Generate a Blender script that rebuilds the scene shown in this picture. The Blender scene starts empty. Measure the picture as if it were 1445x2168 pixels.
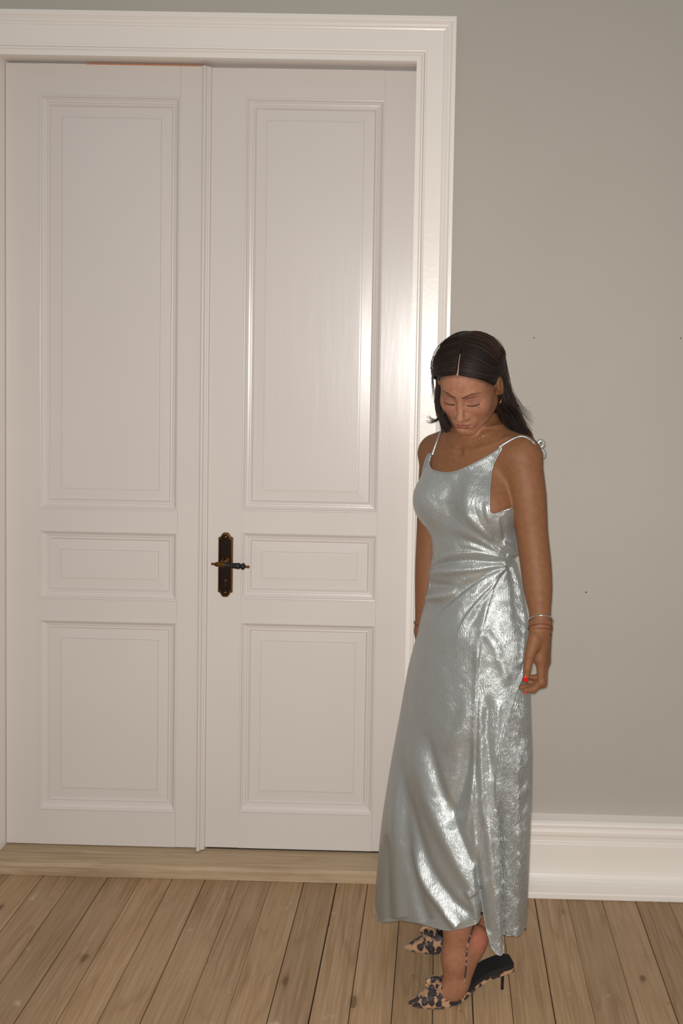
import bpy, bmesh, math, random
import numpy as np
from mathutils import Vector, Matrix

sc = bpy.context.scene
COL = sc.collection
# ---------------------------------------------------------------- camera
F_PX, PPX, PPY = 1900.0, 916.0, 844.0          # focal length and optical axis in a 1445 x 2168 frame (an off-centre crop)
CAM = np.array([0.0, -2.70, 1.60])
YAW, PITCH, ROLL = math.radians(0.6), math.radians(2.6), 0.0205
cam_d = bpy.data.cameras.new('camera'); cam = bpy.data.objects.new('camera', cam_d); COL.objects.link(cam)
cam_m = Matrix.Rotation(YAW, 3, 'Z') @ Matrix.Rotation(math.pi/2-PITCH, 3, 'X') @ Matrix.Rotation(ROLL, 3, 'Z')
cam.matrix_world = Matrix.Translation(Vector(CAM)) @ cam_m.to_4x4()
cam_d.sensor_fit = 'HORIZONTAL'; cam_d.sensor_width = 36.0; cam_d.lens = F_PX/1445*36
cam_d.shift_x = (722.5-PPX)/1445; cam_d.shift_y = -(1084-PPY)/1445
cam_d.clip_start = 0.05
sc.camera = cam
# ---------------------------------------------------------------- light and exposure
w = bpy.data.worlds.new('room_ambient'); sc.world = w; w.use_nodes = True
w.node_tree.nodes['Background'].inputs[0].default_value = (1.0, 0.97, 0.93, 1)
w.node_tree.nodes['Background'].inputs[1].default_value = 0.30
fl = bpy.data.lights.new('camera_flash', 'AREA'); fl.shape = 'DISK'; fl.size = 0.035; fl.energy = 53; fl.color = (1.0, 0.97, 0.935)
flo = bpy.data.objects.new('camera_flash', fl); COL.objects.link(flo)
flo.location = (-0.004, -2.70, 1.613); flo.rotation_euler = (math.radians(66), 0, math.radians(3))
sc.view_settings.view_transform = 'Standard'; sc.view_settings.look = 'None'
sc.view_settings.gamma = 1.0; sc.view_settings.use_curve_mapping = False
sc.view_settings.exposure = 0.0

# ---------------------------------------------------------------- helpers
def lin(r, g, b):
    f = lambda c: (c/255/12.92 if c/255 <= .04045 else ((c/255+.055)/1.055)**2.4)
    return (f(r), f(g), f(b), 1)
def new_mat(name):
    m = bpy.data.materials.new(name); m.use_nodes = True
    nt = m.node_tree; b = nt.nodes['Principled BSDF']
    return m, nt, b
def node(nt, typ, ins=None, **kw):
    n = nt.nodes.new(typ)
    for k, v in kw.items(): setattr(n, k, v)
    for k, v in (ins or {}).items():
        if isinstance(v, bpy.types.NodeSocket): nt.links.new(v, n.inputs[k])
        else: n.inputs[k].default_value = v
    return n
def ramp(nt, fac, stops, interp='LINEAR'):
    n = nt.nodes.new('ShaderNodeValToRGB'); nt.links.new(fac, n.inputs[0]); cr = n.color_ramp; cr.interpolation = interp
    while len(cr.elements) > 1: cr.elements.remove(cr.elements[-1])
    cr.elements[0].position = stops[0][0]; cr.elements[0].color = stops[0][1]
    for p, c in stops[1:]:
        e = cr.elements.new(p); e.color = c
    return n.outputs[0]
def mixc(nt, fac, a, b, blend='MIX'):
    n = nt.nodes.new('ShaderNodeMix'); n.data_type = 'RGBA'; n.blend_type = blend
    for sock, v in ((n.inputs[0], fac), (n.inputs[6], a), (n.inputs[7], b)):
        if isinstance(v, bpy.types.NodeSocket): nt.links.new(v, sock)
        else: sock.default_value = v
    return n.outputs[2]
def bump(nt, b, h, strength, dist):
    n = node(nt, 'ShaderNodeBump', {'Height': h, 'Strength': strength, 'Distance': dist}); nt.links.new(n.outputs[0], b.inputs['Normal'])
def mesh_obj(name, verts, faces, mat, parent=None, smooth=False, angle=None):
    me = bpy.data.meshes.new(name)
    me.from_pydata([tuple(map(float, v)) for v in verts], [], [tuple(map(int, f)) for f in faces]); me.update()
    return link(name, me, mat, parent, smooth, angle)
def link(name, me, mat, parent=None, smooth=False, angle=None):
    if mat is not None and not me.materials: me.materials.append(mat)
    if smooth: me.polygons.foreach_set('use_smooth', [True]*len(me.polygons))
    if angle: me.set_sharp_from_angle(angle=math.radians(angle))
    o = bpy.data.objects.new(name, me); COL.objects.link(o)
    if parent is not None: o.parent = parent
    return o
def tag(o, label=None, cat=None, group=None, kind=None):
    if label: o['label'] = label
    if cat: o['category'] = cat
    if group: o['group'] = group
    if kind: o['kind'] = kind
    return o
def empty(name, loc=(0, 0, 0)):
    o = bpy.data.objects.new(name, None); COL.objects.link(o); o.location = loc; o.empty_display_size = .05
    return o
def box(x0, x1, y0, y1, z0, z1, bev=0.0, seg=2):
    bm = bmesh.new(); bmesh.ops.create_cube(bm, size=1)
    for v in bm.verts: v.co = Vector(((x0+x1)/2+v.co.x*(x1-x0), (y0+y1)/2+v.co.y*(y1-y0), (z0+z1)/2+v.co.z*(z1-z0)))
    if bev: bmesh.ops.bevel(bm, geom=list(bm.edges), offset=bev, segments=seg, affect='EDGES', profile=.5)
    me = bpy.data.meshes.new('b'); bm.to_mesh(me); bm.free(); return me
def boxo(name, x0, x1, y0, y1, z0, z1, mat, parent=None, bev=0.0):
    me = box(x0, x1, y0, y1, z0, z1, bev); me.name = name
    return link(name, me, mat, parent)
def rect_ring(name, x0, x1, z0, z1, prof, mat, parent, cap=False):
    """a mitred moulding round a rectangle in the xz plane; prof = (inset, y) pairs"""
    V, Fc = [], []
    for d, y in prof: V += [(x0+d, y, z0+d), (x1-d, y, z0+d), (x1-d, y, z1-d), (x0+d, y, z1-d)]
    for i in range(len(prof)-1):
        for j in range(4):
            a, b = i*4+j, i*4+(j+1) % 4
            Fc.append((a, b, b+4, a+4))
    if cap: n = (len(prof)-1)*4; Fc.append((n, n+1, n+2, n+3))
    return mesh_obj(name, V, Fc, mat, parent)
def loft_profile(name, path, prof_fn, mat, parent=None, smooth=False):
    """sweep: path = list of frames, prof_fn(frame) -> list of points; open profile, capped"""
    V = []; n = None
    for fr in path:
        pts = prof_fn(fr); n = len(pts); V += pts
    Fc = [(i*n+j, i*n+(j+1) % n, (i+1)*n+(j+1) % n, (i+1)*n+j) for i in range(len(path)-1) for j in range(n)]
    Fc += [tuple(range(n))[::-1], tuple((len(path)-1)*n+j for j in range(n))]
    return mesh_obj(name, V, Fc, mat, parent, smooth)

# ---------------------------------------------------------------- materials of the room
def mat_wall():
    m, nt, b = new_mat('painted_plaster'); tc = node(nt, 'ShaderNodeNewGeometry')
    n1 = node(nt, 'ShaderNodeTexNoise', {'Vector': tc.outputs['Position'], 'Scale': 2.2, 'Detail': 3})
    col = mixc(nt, n1.outputs[0], lin(172, 166, 156), lin(180, 174, 164))
    nt.links.new(col, b.inputs['Base Color']); b.inputs['Roughness'].default_value = .75
    n2 = node(nt, 'ShaderNodeTexNoise', {'Vector': tc.outputs['Position'], 'Scale': 160, 'Detail': 3})
    n3 = node(nt, 'ShaderNodeTexNoise', {'Vector': tc.outputs['Position'], 'Scale': 9, 'Detail': 2})
    a = node(nt, 'ShaderNodeMath', {0: n2.outputs[0], 1: .35}, operation='MULTIPLY')
    s = node(nt, 'ShaderNodeMath', {0: a.outputs[0], 1: n3.outputs[0]}, operation='ADD')
    bump(nt, b, s.outputs[0], .35, .004)
    return m
def mat_paint(name, c, rough=.38, stretch=(1, 1, 1)):
    m, nt, b = new_mat(name); g = node(nt, 'ShaderNodeNewGeometry')
    mp = node(nt, 'ShaderNodeMapping', {'Vector': g.outputs['Position'], 'Scale': stretch})
    n1 = node(nt, 'ShaderNodeTexNoise', {'Vector': g.outputs['Position'], 'Scale': 3.0, 'Detail': 4})
    col = mixc(nt, n1.outputs[0], c, tuple(x*.93 for x in c[:3])+(1,))
    # small chips and specks of wear
    vo = node(nt, 'ShaderNodeTexVoronoi', {'Vector': g.outputs['Position'], 'Scale': 9.0})
    ns = node(nt, 'ShaderNodeTexNoise', {'Vector': g.outputs['Position'], 'Scale': 2.0})
    sp = node(nt, 'ShaderNodeMath', {0: vo.outputs['Distance'], 1: .018}, operation='LESS_THAN')
    sp2 = node(nt, 'ShaderNodeMath', {0: ns.outputs[0], 1: .56}, operation='GREATER_THAN')
    sp3 = node(nt, 'ShaderNodeMath', {0: sp.outputs[0], 1: sp2.outputs[0]}, operation='MULTIPLY')
    sp4 = node(nt, 'ShaderNodeMath', {0: sp3.outputs[0], 1: .45}, operation='MULTIPLY')
    col = mixc(nt, sp4.outputs[0], col, lin(120, 108, 96))
    nt.links.new(col, b.inputs['Base Color']); b.inputs['Roughness'].default_value = rough
    n2 = node(nt, 'ShaderNodeTexNoise', {'Vector': mp.outputs[0], 'Scale': 40, 'Detail': 3})
    bump(nt, b, n2.outputs[0], .25, .0015)
    return m
def mat_wood(name, along, c_light, c_mid, c_dark, rough=.5, knots=True):
    m, nt, b = new_mat(name); g = node(nt, 'ShaderNodeNewGeometry'); oi = node(nt, 'ShaderNodeObjectInfo')
    off = node(nt, 'ShaderNodeVectorMath', {0: oi.outputs['Random'], 1: (37.0, 91.0, 13.0)}, operation='MULTIPLY')
    p = node(nt, 'ShaderNodeVectorMath', {0: g.outputs['Position'], 1: off.outputs[0]}, operation='ADD')
    def st(a, c): return (c, a, c) if along == 'y' else (a, c, c)
    mp = node(nt, 'ShaderNodeMapping', {'Vector': p.outputs[0], 'Scale': st(1.1, 14)})
    warp = node(nt, 'ShaderNodeTexNoise', {'Vector': node(nt, 'ShaderNodeMapping', {'Vector': p.outputs[0], 'Scale': st(.8, 9)}).outputs[0], 'Scale': 1.0, 'Detail': 2})
    rings = node(nt, 'ShaderNodeMath', {0: warp.outputs[0], 1: 12.0}, operation='MULTIPLY')
    fr = node(nt, 'ShaderNodeMath', {0: rings.outputs[0]}, operation='FRACT')
    grain = node(nt, 'ShaderNodeTexNoise', {'Vector': node(nt, 'ShaderNodeMapping', {'Vector': p.outputs[0], 'Scale': st(4, 130)}).outputs[0], 'Scale': 1.0, 'Detail': 5, 'Roughness': .65})
    blot = node(nt, 'ShaderNodeTexNoise', {'Vector': p.outputs[0], 'Scale': 3.2, 'Detail': 4})
    c = ramp(nt, grain.outputs[0], [(.28, tuple(x*.82 for x in c_mid[:3])+(1,)), (.45, c_mid), (.68, c_light)])
    c = mixc(nt, ramp(nt, fr.outputs[0], [(.0, (.30,)*3+(1,)), (.12, (0, 0, 0, 1)), (.8, (0, 0, 0, 1)), (1, (.30,)*3+(1,))]), c, c_dark)
    c = mixc(nt, ramp(nt, blot.outputs[0], [(.36, (0, 0, 0, 1)), (.70, (.5,)*3+(1,))]), c, c_light)
    tone = ramp(nt, oi.outputs['Random'], [(0, (.80,)*3+(1,)), (1, (1.12,)*3+(1,))])
    c = mixc(nt, 1.0, c, tone, 'MULTIPLY')
    if knots:
        kp = node(nt, 'ShaderNodeMapping', {'Vector': p.outputs[0], 'Scale': st(4.6, 10.5)})
        vo = node(nt, 'ShaderNodeTexVoronoi', {'Vector': kp.outputs[0], 'Scale': 1.0, 'Randomness': 1.0})
        kn = node(nt, 'ShaderNodeTexNoise', {'Vector': p.outputs[0], 'Scale': 55, 'Detail': 2})
        kd = node(nt, 'ShaderNodeMath', {0: kn.outputs[0], 1: .09, 2: vo.outputs['Distance']}, operation='MULTIPLY_ADD')
        c = mixc(nt, ramp(nt, kd.outputs[0], [(.125, (.75,)*3+(1,)), (.140, (.50,)*3+(1,)), (.165, (.14,)*3+(1,)), (.26, (0, 0, 0, 1))]), c, tuple(x*.72 for x in c_dark[:3])+(1,))
        # little dark spots (nail and dirt marks) and pale scuffs
        v2 = node(nt, 'ShaderNodeTexVoronoi', {'Vector': p.outputs[0], 'Scale': 13.0})
        c = mixc(nt, ramp(nt, v2.outputs['Distance'], [(.035, (.6,)*3+(1,)), (.06, (0, 0, 0, 1))]), c, c_dark)
        sc1 = node(nt, 'ShaderNodeTexNoise', {'Vector': p.outputs[0], 'Scale': 11, 'Detail': 5, 'Roughness': .7})
        c = mixc(nt, ramp(nt, sc1.outputs[0], [(.64, (0, 0, 0, 1)), (.74, (.5,)*3+(1,))]), c, lin(205, 190, 165))
    nt.links.new(c, b.inputs['Base Color']); b.inputs['Roughness'].default_value = rough
    b.inputs['Specular IOR Level'].default_value = .3
    bump(nt, b, grain.outputs[0], .3, .0012)
    return m
def mat_plain(name, c, rough=.5, metal=0.0, bumps=None):
    m, nt, b = new_mat(name); g = node(nt, 'ShaderNodeNewGeometry')
    n1 = node(nt, 'ShaderNodeTexNoise', {'Vector': g.outputs['Position'], 'Scale': 60, 'Detail': 3})
    nt.links.new(mixc(nt, n1.outputs[0], tuple(x*.82 for x in c[:3])+(1,), tuple(min(1, x*1.15) for x in c[:3])+(1,)), b.inputs['Base Color'])
    b.inputs['Roughness'].default_value = rough; b.inputs['Metallic'].default_value = metal
    if bumps: bump(nt, b, node(nt, 'ShaderNodeTexNoise', {'Vector': g.outputs['Position'], 'Scale': bumps[0], 'Detail': 3}).outputs[0], bumps[1], bumps[2])
    return m
M_WALL = mat_wall()
M_TRIM = mat_paint('white_trim_paint', lin(236, 229, 221), .33)
M_DOOR = mat_paint('white_door_paint', lin(213, 205, 199), .30, (1, 1, .12))
M_FLOOR = mat_wood('pine_floor', 'y', lin(176, 148, 116), lin(156, 126, 93), lin(112, 80, 51))
M_SILL = mat_wood('pine_threshold', 'x', lin(194, 172, 142), lin(176, 151, 120), lin(134, 104, 74), knots=False)
M_DARK = mat_plain('dark_gap', lin(38, 30, 24), .9)
M_SOFT = mat_plain('orange_edge', lin(190, 120, 70), .7)
M_BRASS = mat_plain('aged_brass', lin(122, 88, 48), .3, 1.0, (70, .2, .001))
M_BRONZE = mat_plain('dark_bronze', lin(40, 28, 22), .45, .8, (90, .5, .002))
M_BLACK = mat_plain('black_lacquer', lin(20, 19, 20), .42, 0, (150, .3, .0008))

# ---------------------------------------------------------------- floor
floor = boxo('floor', -3.2, 2.8, -4.2, .05, -.08, -.021, M_DARK); tag(floor, kind='structure')
rnd = random.Random(4)
lines = [.305+.0995*k+rnd.uniform(-.0025, .0025) for k in range(-30, 22)]
for a, b in zip(lines[:-1], lines[1:]):
    g1, g2 = rnd.choice((.0004, .0008, .0014, .0018)), rnd.choice((.0004, .0008, .0014))
    if b > 2.4: break
    dz = rnd.uniform(-.0012, 0)
    boxo('floorboard', a+g1, b-g2, -4.1, .045, -.024, dz, M_FLOOR, floor, .0012)
# ---------------------------------------------------------------- wall with the doorway
OX0, OX1, OZ1 = -1.347, -.092, 2.476        # opening
WT = .14
wallv, wallf = [], []
def addbox(x0, x1, y0, y1, z0, z1):
    n = len(wallv)
    wallv.extend([(x0, y0, z0), (x1, y0, z0), (x1, y1, z0), (x0, y1, z0), (x0, y0, z1), (x1, y0, z1), (x1, y1, z1), (x0, y1, z1)])
    wallf.extend([tuple(n+i for i in f) for f in ((0, 3, 2, 1), (4, 5, 6, 7), (0, 1, 5, 4), (1, 2, 6, 5), (2, 3, 7, 6), (3, 0, 4, 7))])
addbox(-3.2, OX0-.02, 0, WT, -.02, 3.1); addbox(OX1+.02, 2.8, 0, WT, -.02, 3.1); addbox(OX0-.02, OX1+.02, 0, WT, OZ1+.02, 3.1)
wall = tag(mesh_obj('wall_back', wallv, wallf, M_WALL), kind='structure')
for x, z, r in ((.448, .899, .0024), (.271, 1.6666, .0018), (.7087, 1.674, .002)):
    bm = bmesh.new(); bmesh.ops.create_circle(bm, cap_ends=True, radius=r, segments=10, matrix=Matrix.Translation((x, -.0006, z)) @ Matrix.Rotation(math.pi/2, 4, 'X'))
    me = bpy.data.meshes.new('nail_hole'); bm.to_mesh(me); bm.free(); link('nail_hole', me, M_DARK, wall)
# jamb lining
jamb = empty('trim_2', (0, 0, 0)); tag(jamb, kind='structure')
boxo('jamb_side', OX0-.02, OX0, -.004, WT, 0, OZ1+.02, M_TRIM, jamb); boxo('jamb_side', OX1, OX1+.02, -.004, WT, 0, OZ1+.02, M_TRIM, jamb)
boxo('jamb_head', OX0-.02, OX1+.02, -.004, WT, OZ1, OZ1+.02, M_TRIM, jamb)
# architrave: profile = (distance from opening edge, -y)
APROF = [(-.004, 0), (-.004, .022), (.010, .022), (.0115, .019), (.013, .0225), (.0175, .0225), (.019, .017), (.0205, .0215), (.025, .0225), (.0265, .024), (.074, .024), (.0755, .027), (.080, .029), (.084, .0265),
         (.0855, .0285), (.090, .031), (.0945, .0285), (.096, .031), (.098, .034), (.1005, .0355), (.110, .0355), (.1115, .033), (.112, 0)]
def arch_pts(p, sx, sz):       # p corner, direction of growth
    return [(p[0]+sx*d, -y, p[2]+sz*d) for d, y in APROF]
arch = empty('trim_1', (0, 0, 0)); tag(arch, kind='structure')
for nm, A, B in (('architrave_side', ((OX1, 0, 0), 1, 0), ((OX1, 0, OZ1-.002), 1, 1.11)), ('architrave_head', ((OX1, 0, OZ1-.002), 1, 1.11), ((OX0, 0, OZ1-.002), -1, 1.11)), ('architrave_side', ((OX0, 0, OZ1-.002), -1, 1.11), ((OX0, 0, 0), -1, 0))):
    loft_profile(nm, (A, B), lambda fr: arch_pts(*fr), M_TRIM, arch)
# baseboards
BPROF = [(0, 0), (.098, 0), (.100, .003), (.100, .016), (.097, .019), (.085, .021), (.070, .024), (.055, .029), (.046, .035), (.042, .040), (.040, .044), (.0365, .046), (.036, .050), (.036, .132), (.0345, .136), (.0345, .140), (.032, .143), (.032, .156), (.036, .158),
         (.043, .161), (.045, .167), (.045, .176), (.043, .181), (.040, .183), (.040, .187), (.045, .190), (.046, .196), (.044, .202), (.036, .206), (0, .210)]
for nm, x0, x1 in (('baseboard_right', OX1+.112, 2.8), ('baseboard_left', -3.2, OX0-.112)):
    tag(loft_profile(nm, (x0, x1), lambda x: [(x, -y, z) for y, z in BPROF], M_TRIM), kind='structure')
# threshold
tp = [(-.046, 0), (-.046, .012), (-.046, .028), (-.0445, .033), (-.040, .0365), (-.010, .039), (.006, .0395), (.006, .0385), (.008, .0385), (.008, .0400), (.125, .041), (.125, 0)]
tag(loft_profile('trim_3', (OX0+.0005, OX1-.0005), lambda x: [(x, y, z) for y, z in tp], M_SILL), kind='structure')

# ---------------------------------------------------------------- doors
DY, DT = .050, .045
def leaf(name, x0, x1, panels, pz, bot, top):
    root = empty(name, ((x0+x1)/2, DY, bot)); tag(root, kind='structure')
    kids = []
    px0, px1 = panels
    kids.append(boxo('stile', x0, px0, DY, DY+DT, bot, top, M_DOOR, None, .0012)); kids.append(boxo('stile', px1, x1, DY, DY+DT, bot, top, M_DOOR, None, .0012))
    zs = [bot]+[z for p in pz for z in p]+[top]
    for i in range(0, len(zs), 2): kids.append(boxo('rail', px0, px1, DY, DY+DT, zs[i], zs[i+1], M_DOOR, None))
    for z0, z1 in pz:
        prof = [(-.001, DY+.001), (-.001, DY-.0025), (.001, DY-.0035), (.004, DY-.0025), (.006, DY+.002), (.013, DY+.0075), (.018, DY+.0085), (.0195, DY+.0115), (.0225, DY+.012), (.026, DY+.0105), (.0285, DY+.0145), (.030, DY+.017)]
        kids.append(rect_ring('panel_moulding', px0, px1, z0, z1, prof, M_DOOR, None))
        q = [(.028, DY+.0168), (.0605, DY+.0150), (.0608, DY+.0165), (.062, DY+.0165), (.0625, DY+.0135), (.066, DY+.0132)]
        kids.append(rect_ring('panel', px0, px1, z0, z1, q, M_DOOR, None, True))
    for k in kids: k.parent = root; k.matrix_parent_inverse = root.matrix_world.inverted(); k.matrix_parent_inverse = Matrix.Translation(-root.location)
    return root
bpy.context.view_layer.update()
d1 = leaf('door_1', OX0+.002, -.728, (-1.240, -.812), ((.158, .761), (.829, 1.042), (1.110, 2.373)), .0445, 2.468)
d2 = leaf('door_2', -.7265, OX1-.002, (-.612, -.193), ((.165, .767), (.842, 1.049), (1.118, 2.374)), .0475, 2.464)
def adopt(o, root): o.parent = root; o.matrix_parent_inverse = Matrix.Translation(-root.location); return o
# cover strip on the meeting edge of the left leaf
ap = [(-.745, DY), (-.745, DY-.003), (-.7425, DY-.004), (-.7425, DY-.012), (-.7405, DY-.018), (-.7365, DY-.021), (-.7325, DY-.0205), (-.7295, DY-.017), (-.7285, DY-.012), (-.724, DY-.0115), (-.7225, DY-.009), (-.7175, DY-.0085), (-.7165, DY-.002), (-.7165, DY-.0005)]
adopt(loft_profile('cover_strip', (.0448, 2.463), lambda z: [(x, y, z) for x, y in ap], M_DOOR), d1)
adopt(boxo('orange_strip', -1.10, -.735, DY-.0012, DY+.03, 2.4668, 2.4698, M_SOFT), d1)  # thin orange strip along the top edge of the left leaf
adopt(boxo('bottom_gap', -.712, OX1-.003, DY+.006, DY+.03, .0405, .0485, M_DARK), d2)
# handle
def lathe(name, prof, mat, frame, seg=24, parent=None):
    V, Fc = [], []
    for t, r in prof:
        for k in range(seg):
            a = 2*math.pi*k/seg; V.append(frame @ Vector((t, r*math.cos(a), r*math.sin(a))))
    n = len(prof)
    Fc = [(i*seg+k, i*seg+(k+1) % seg, (i+1)*seg+(k+1) % seg, (i+1)*seg+k) for i in range(n-1) for k in range(seg)]
    Fc += [tuple(range(seg))[::-1], tuple((n-1)*seg+k for k in range(seg))]
    return mesh_obj(name, V, Fc, mat, parent, True, 50)
HX, HZ = -.6605, .9465
def plate_outline(hw, hh, k=1.0):
    half = [(0, hh), (.006*k, hh-.0008), (.0105*k, hh-.004), (.013*k, hh-.009), (.0150*k, hh-.0125), (.019*k, hh-.0148), (hw, hh-.0155)]
    top = half+[(hw, 0)]
    right = top+[(x, -z) for x, z in half[::-1]]
    return right+[(-x, z) for x, z in right[::-1][1:-1]]
def plate(name, layers, mat, parent):
    V, Fc = [], []
    n = None
    for hw, hh, k, y in layers:
        pts = plate_outline(hw, hh, k); n = len(pts); V += [(HX+x, y, HZ+z) for x, z in pts]
    for i in range(len(layers)-1): Fc += [(i*n+j, i*n+(j+1) % n, (i+1)*n+(j+1) % n, (i+1)*n+j) for j in range(n)]
    Fc.append(tuple((len(layers)-1)*n+j for j in range(n)))
    return adopt(mesh_obj(name, V, Fc, mat, None), parent)
hp = plate('handle_plate', [(.0225, .1010, 1.05, DY), (.0225, .1010, 1.05, DY-.004), (.0212, .0995, 1.0, DY-.006), (.0180, .0945, .88, DY-.0065), (.0168, .0925, .80, DY-.004)], M_BRASS, d2)
plate('plate_inlay', [(.0169, .0926, .80, DY-.0039), (.0162, .0918, .76, DY-.0043), (.0150, .0900, .70, DY-.0043)], M_BRONZE, d2)
Xf = lambda x, y, z, rot: Matrix.Translation((x, y, z)) @ rot
adopt(lathe('handle_rosette', [(0, .0135), (.006, .0135), (.009, .0115), (.012, .0085), (.040, .0075), (.043, .0065)], M_BRASS, Xf(HX+.002, DY-.003, .962, Matrix.Rotation(-math.pi/2, 4, 'Z'))), d2)
lev_rot = Matrix.Rotation(math.radians(3.5), 4, 'Y')
adopt(lathe('lever_collar', [(-.038, .001), (-.0372, .0034), (-.034, .0046), (-.031, .0034), (-.0295, .0025), (-.027, .005), (-.022, .0072), (-.014, .0074), (-.008, .0066), (0, .0082), (.004, .0078)], M_BRASS, Xf(HX+.004, DY-.044, .956, lev_rot)), d2)
adopt(lathe('lever', [(.002, .0065), (.006, .0072), (.010, .0066), (.018, .0070), (.040, .0092), (.0475, .0098), (.050, .0090), (.0515, .0062), (.053, .0062), (.056, .0098), (.060, .0108), (.063, .0095), (.066, .006)], M_BLACK, Xf(HX+.004, DY-.044, .956, lev_rot)), d2)
adopt(lathe('lever_finial', [(.0625, .0085), (.067, .0055), (.070, .003), (.0715, .003), (.074, .0046), (.0765, .0046), (.079, .003), (.0798, .0008)], M_BRASS, Xf(HX+.004, DY-.044, .956, lev_rot)), d2)
for z in (.087, -.087): adopt(lathe('screw', [(0, .0032), (.0012, .003), (.0018, .0015)], M_BRASS, Xf(HX, DY-.0045, HZ+z, Matrix.Rotation(-math.pi/2, 4, 'Z')), 12), d2)
adopt(lathe('keyhole', [(0, .0042), (.0006, .0042), (.0007, .0038)], M_BRASS, Xf(HX+.001, DY-.0042, HZ-.050, Matrix.Rotation(-math.pi/2, 4, 'Z')), 16), d2)
adopt(boxo('keyhole_slot', HX-.0005, HX+.0025, DY-.0052, DY-.003, HZ-.066, HZ-.052, M_DARK), d2)
# nail in the wall
nail = lathe('nail', [(-.004, .0012), (.003, .0012), (.003, .0030), (.0042, .0030), (.005, .0018)], mat_plain('zinc', lin(225, 225, 222), .25, 1.0), Xf(.4719, 0, 1.7144, Matrix.Rotation(-math.pi/2, 4, 'Z')), 14)
tag(nail, 'small bright nail head in the grey wall, right of her head', 'nail')

# ================================================================ the woman
CM = np.array(cam_m)
def at(px, py, Y):                              # world point at depth plane Y for a photo pixel
    d = CM @ np.array([(px-PPX)/F_PX, -(py-PPY)/F_PX, -1.0]); return CAM + d*((Y-CAM[1])/d[1])
def pix(P):
    q = (np.asarray(P)-CAM) @ CM
    return PPX+F_PX*q[..., 0]/-q[..., 2], PPY-F_PX*q[..., 1]/-q[..., 2]
def unit(v): v = np.asarray(v, float); return v/np.linalg.norm(v)
def smin(a, b, k):
    if np.ndim(k) == 0 and k <= 0: return np.minimum(a, b)
    h = np.maximum(k-np.abs(a-b), 0)/k
    return np.minimum(a, b)-h*h*(k*.25)
def smax(a, b, k): return -smin(-a, -b, k)
def cone(X, Y, Z, a, b, r1, r2):
    a = np.asarray(a, float); b = np.asarray(b, float); ba = b-a; L = float(ba@ba)+1e-12
    x, y, z = X-a[0], Y-a[1], Z-a[2]
    t = np.clip((x*ba[0]+y*ba[1]+z*ba[2])/L, 0, 1)
    return np.sqrt((x-t*ba[0])**2+(y-t*ba[1])**2+(z-t*ba[2])**2)-(r1+(r2-r1)*t)
def ell(X, Y, Z, c, r, fr=None):
    x, y, z = X-c[0], Y-c[1], Z-c[2]
    if fr is not None: x, y, z = [x*f[0]+y*f[1]+z*f[2] for f in fr]
    k0 = np.sqrt((x/r[0])**2+(y/r[1])**2+(z/r[2])**2)
    k1 = np.sqrt((x/r[0]**2)**2+(y/r[1]**2)**2+(z/r[2]**2)**2)+1e-9
    return k0*(k0-1)/k1
def gau(X, Y, Z, c, r): return np.exp(-(((X-c[0])/r[0])**2+((Y-c[1])/r[1])**2+((Z-c[2])/r[2])**2))
def nets(f, o, h):
    """naive surface nets of a sampled distance field"""
    s = f < 0
    cs = np.zeros(tuple(n-1 for n in f.shape), np.int8)
    for i in (0, 1):
        for j in (0, 1):
            for k in (0, 1): cs += s[i:f.shape[0]-1+i, j:f.shape[1]-1+j, k:f.shape[2]-1+k]
    act = (cs > 0) & (cs < 8)
    I = np.argwhere(act); idx = np.full(act.shape, -1, np.int32); idx[act] = np.arange(len(I))
    corners = [(i, j, k) for i in (0, 1) for j in (0, 1) for k in (0, 1)]
    val = {c: f[I[:, 0]+c[0], I[:, 1]+c[1], I[:, 2]+c[2]] for c in corners}
    acc = np.zeros((len(I), 3)); cnt = np.zeros(len(I))
    for c in corners:
        for ax in range(3):
            if c[ax]: continue
            d = list(c); d[ax] = 1; d = tuple(d)
            a, b = val[c], val[d]; m = (a < 0) != (b < 0)
            t = np.where(m, a/np.where(m, a-b, 1), 0)
            p = np.tile(np.array(c, float), (len(I), 1)); p[:, ax] += t
            acc[m] += p[m]; cnt[m] += 1
    V = (I+acc/cnt[:, None])*h+o
    faces = []
    for ax in range(3):
        u, v = [(1, 2), (2, 0), (0, 1)][ax]
        sl0 = [slice(None)]*3; sl1 = [slice(None)]*3; sl0[ax] = slice(0, -1); sl1[ax] = slice(1, None)
        a, b = s[tuple(sl0)], s[tuple(sl1)]
        E = np.argwhere(a != b); E = E[(E[:, u] > 0) & (E[:, v] > 0) & (E[:, u] < f.shape[u]-1) & (E[:, v] < f.shape[v]-1)]
        flip = a[E[:, 0], E[:, 1], E[:, 2]]
        q = []
        for du, dv in ((1, 1), (0, 1), (0, 0), (1, 0)):
            J = E.copy(); J[:, u] -= du; J[:, v] -= dv; q.append(idx[J[:, 0], J[:, 1], J[:, 2]])
        q = np.stack(q, 1); q[~flip] = q[~flip][:, ::-1]
        faces.append(q)
    return V, np.concatenate(faces)
def axes(lo, hi, h):
    n = np.ceil((np.asarray(hi)-np.asarray(lo))/h).astype(int)+1
    return [(lo[i]+np.arange(n[i])*h).astype(np.float32) for i in range(3)], n
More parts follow.
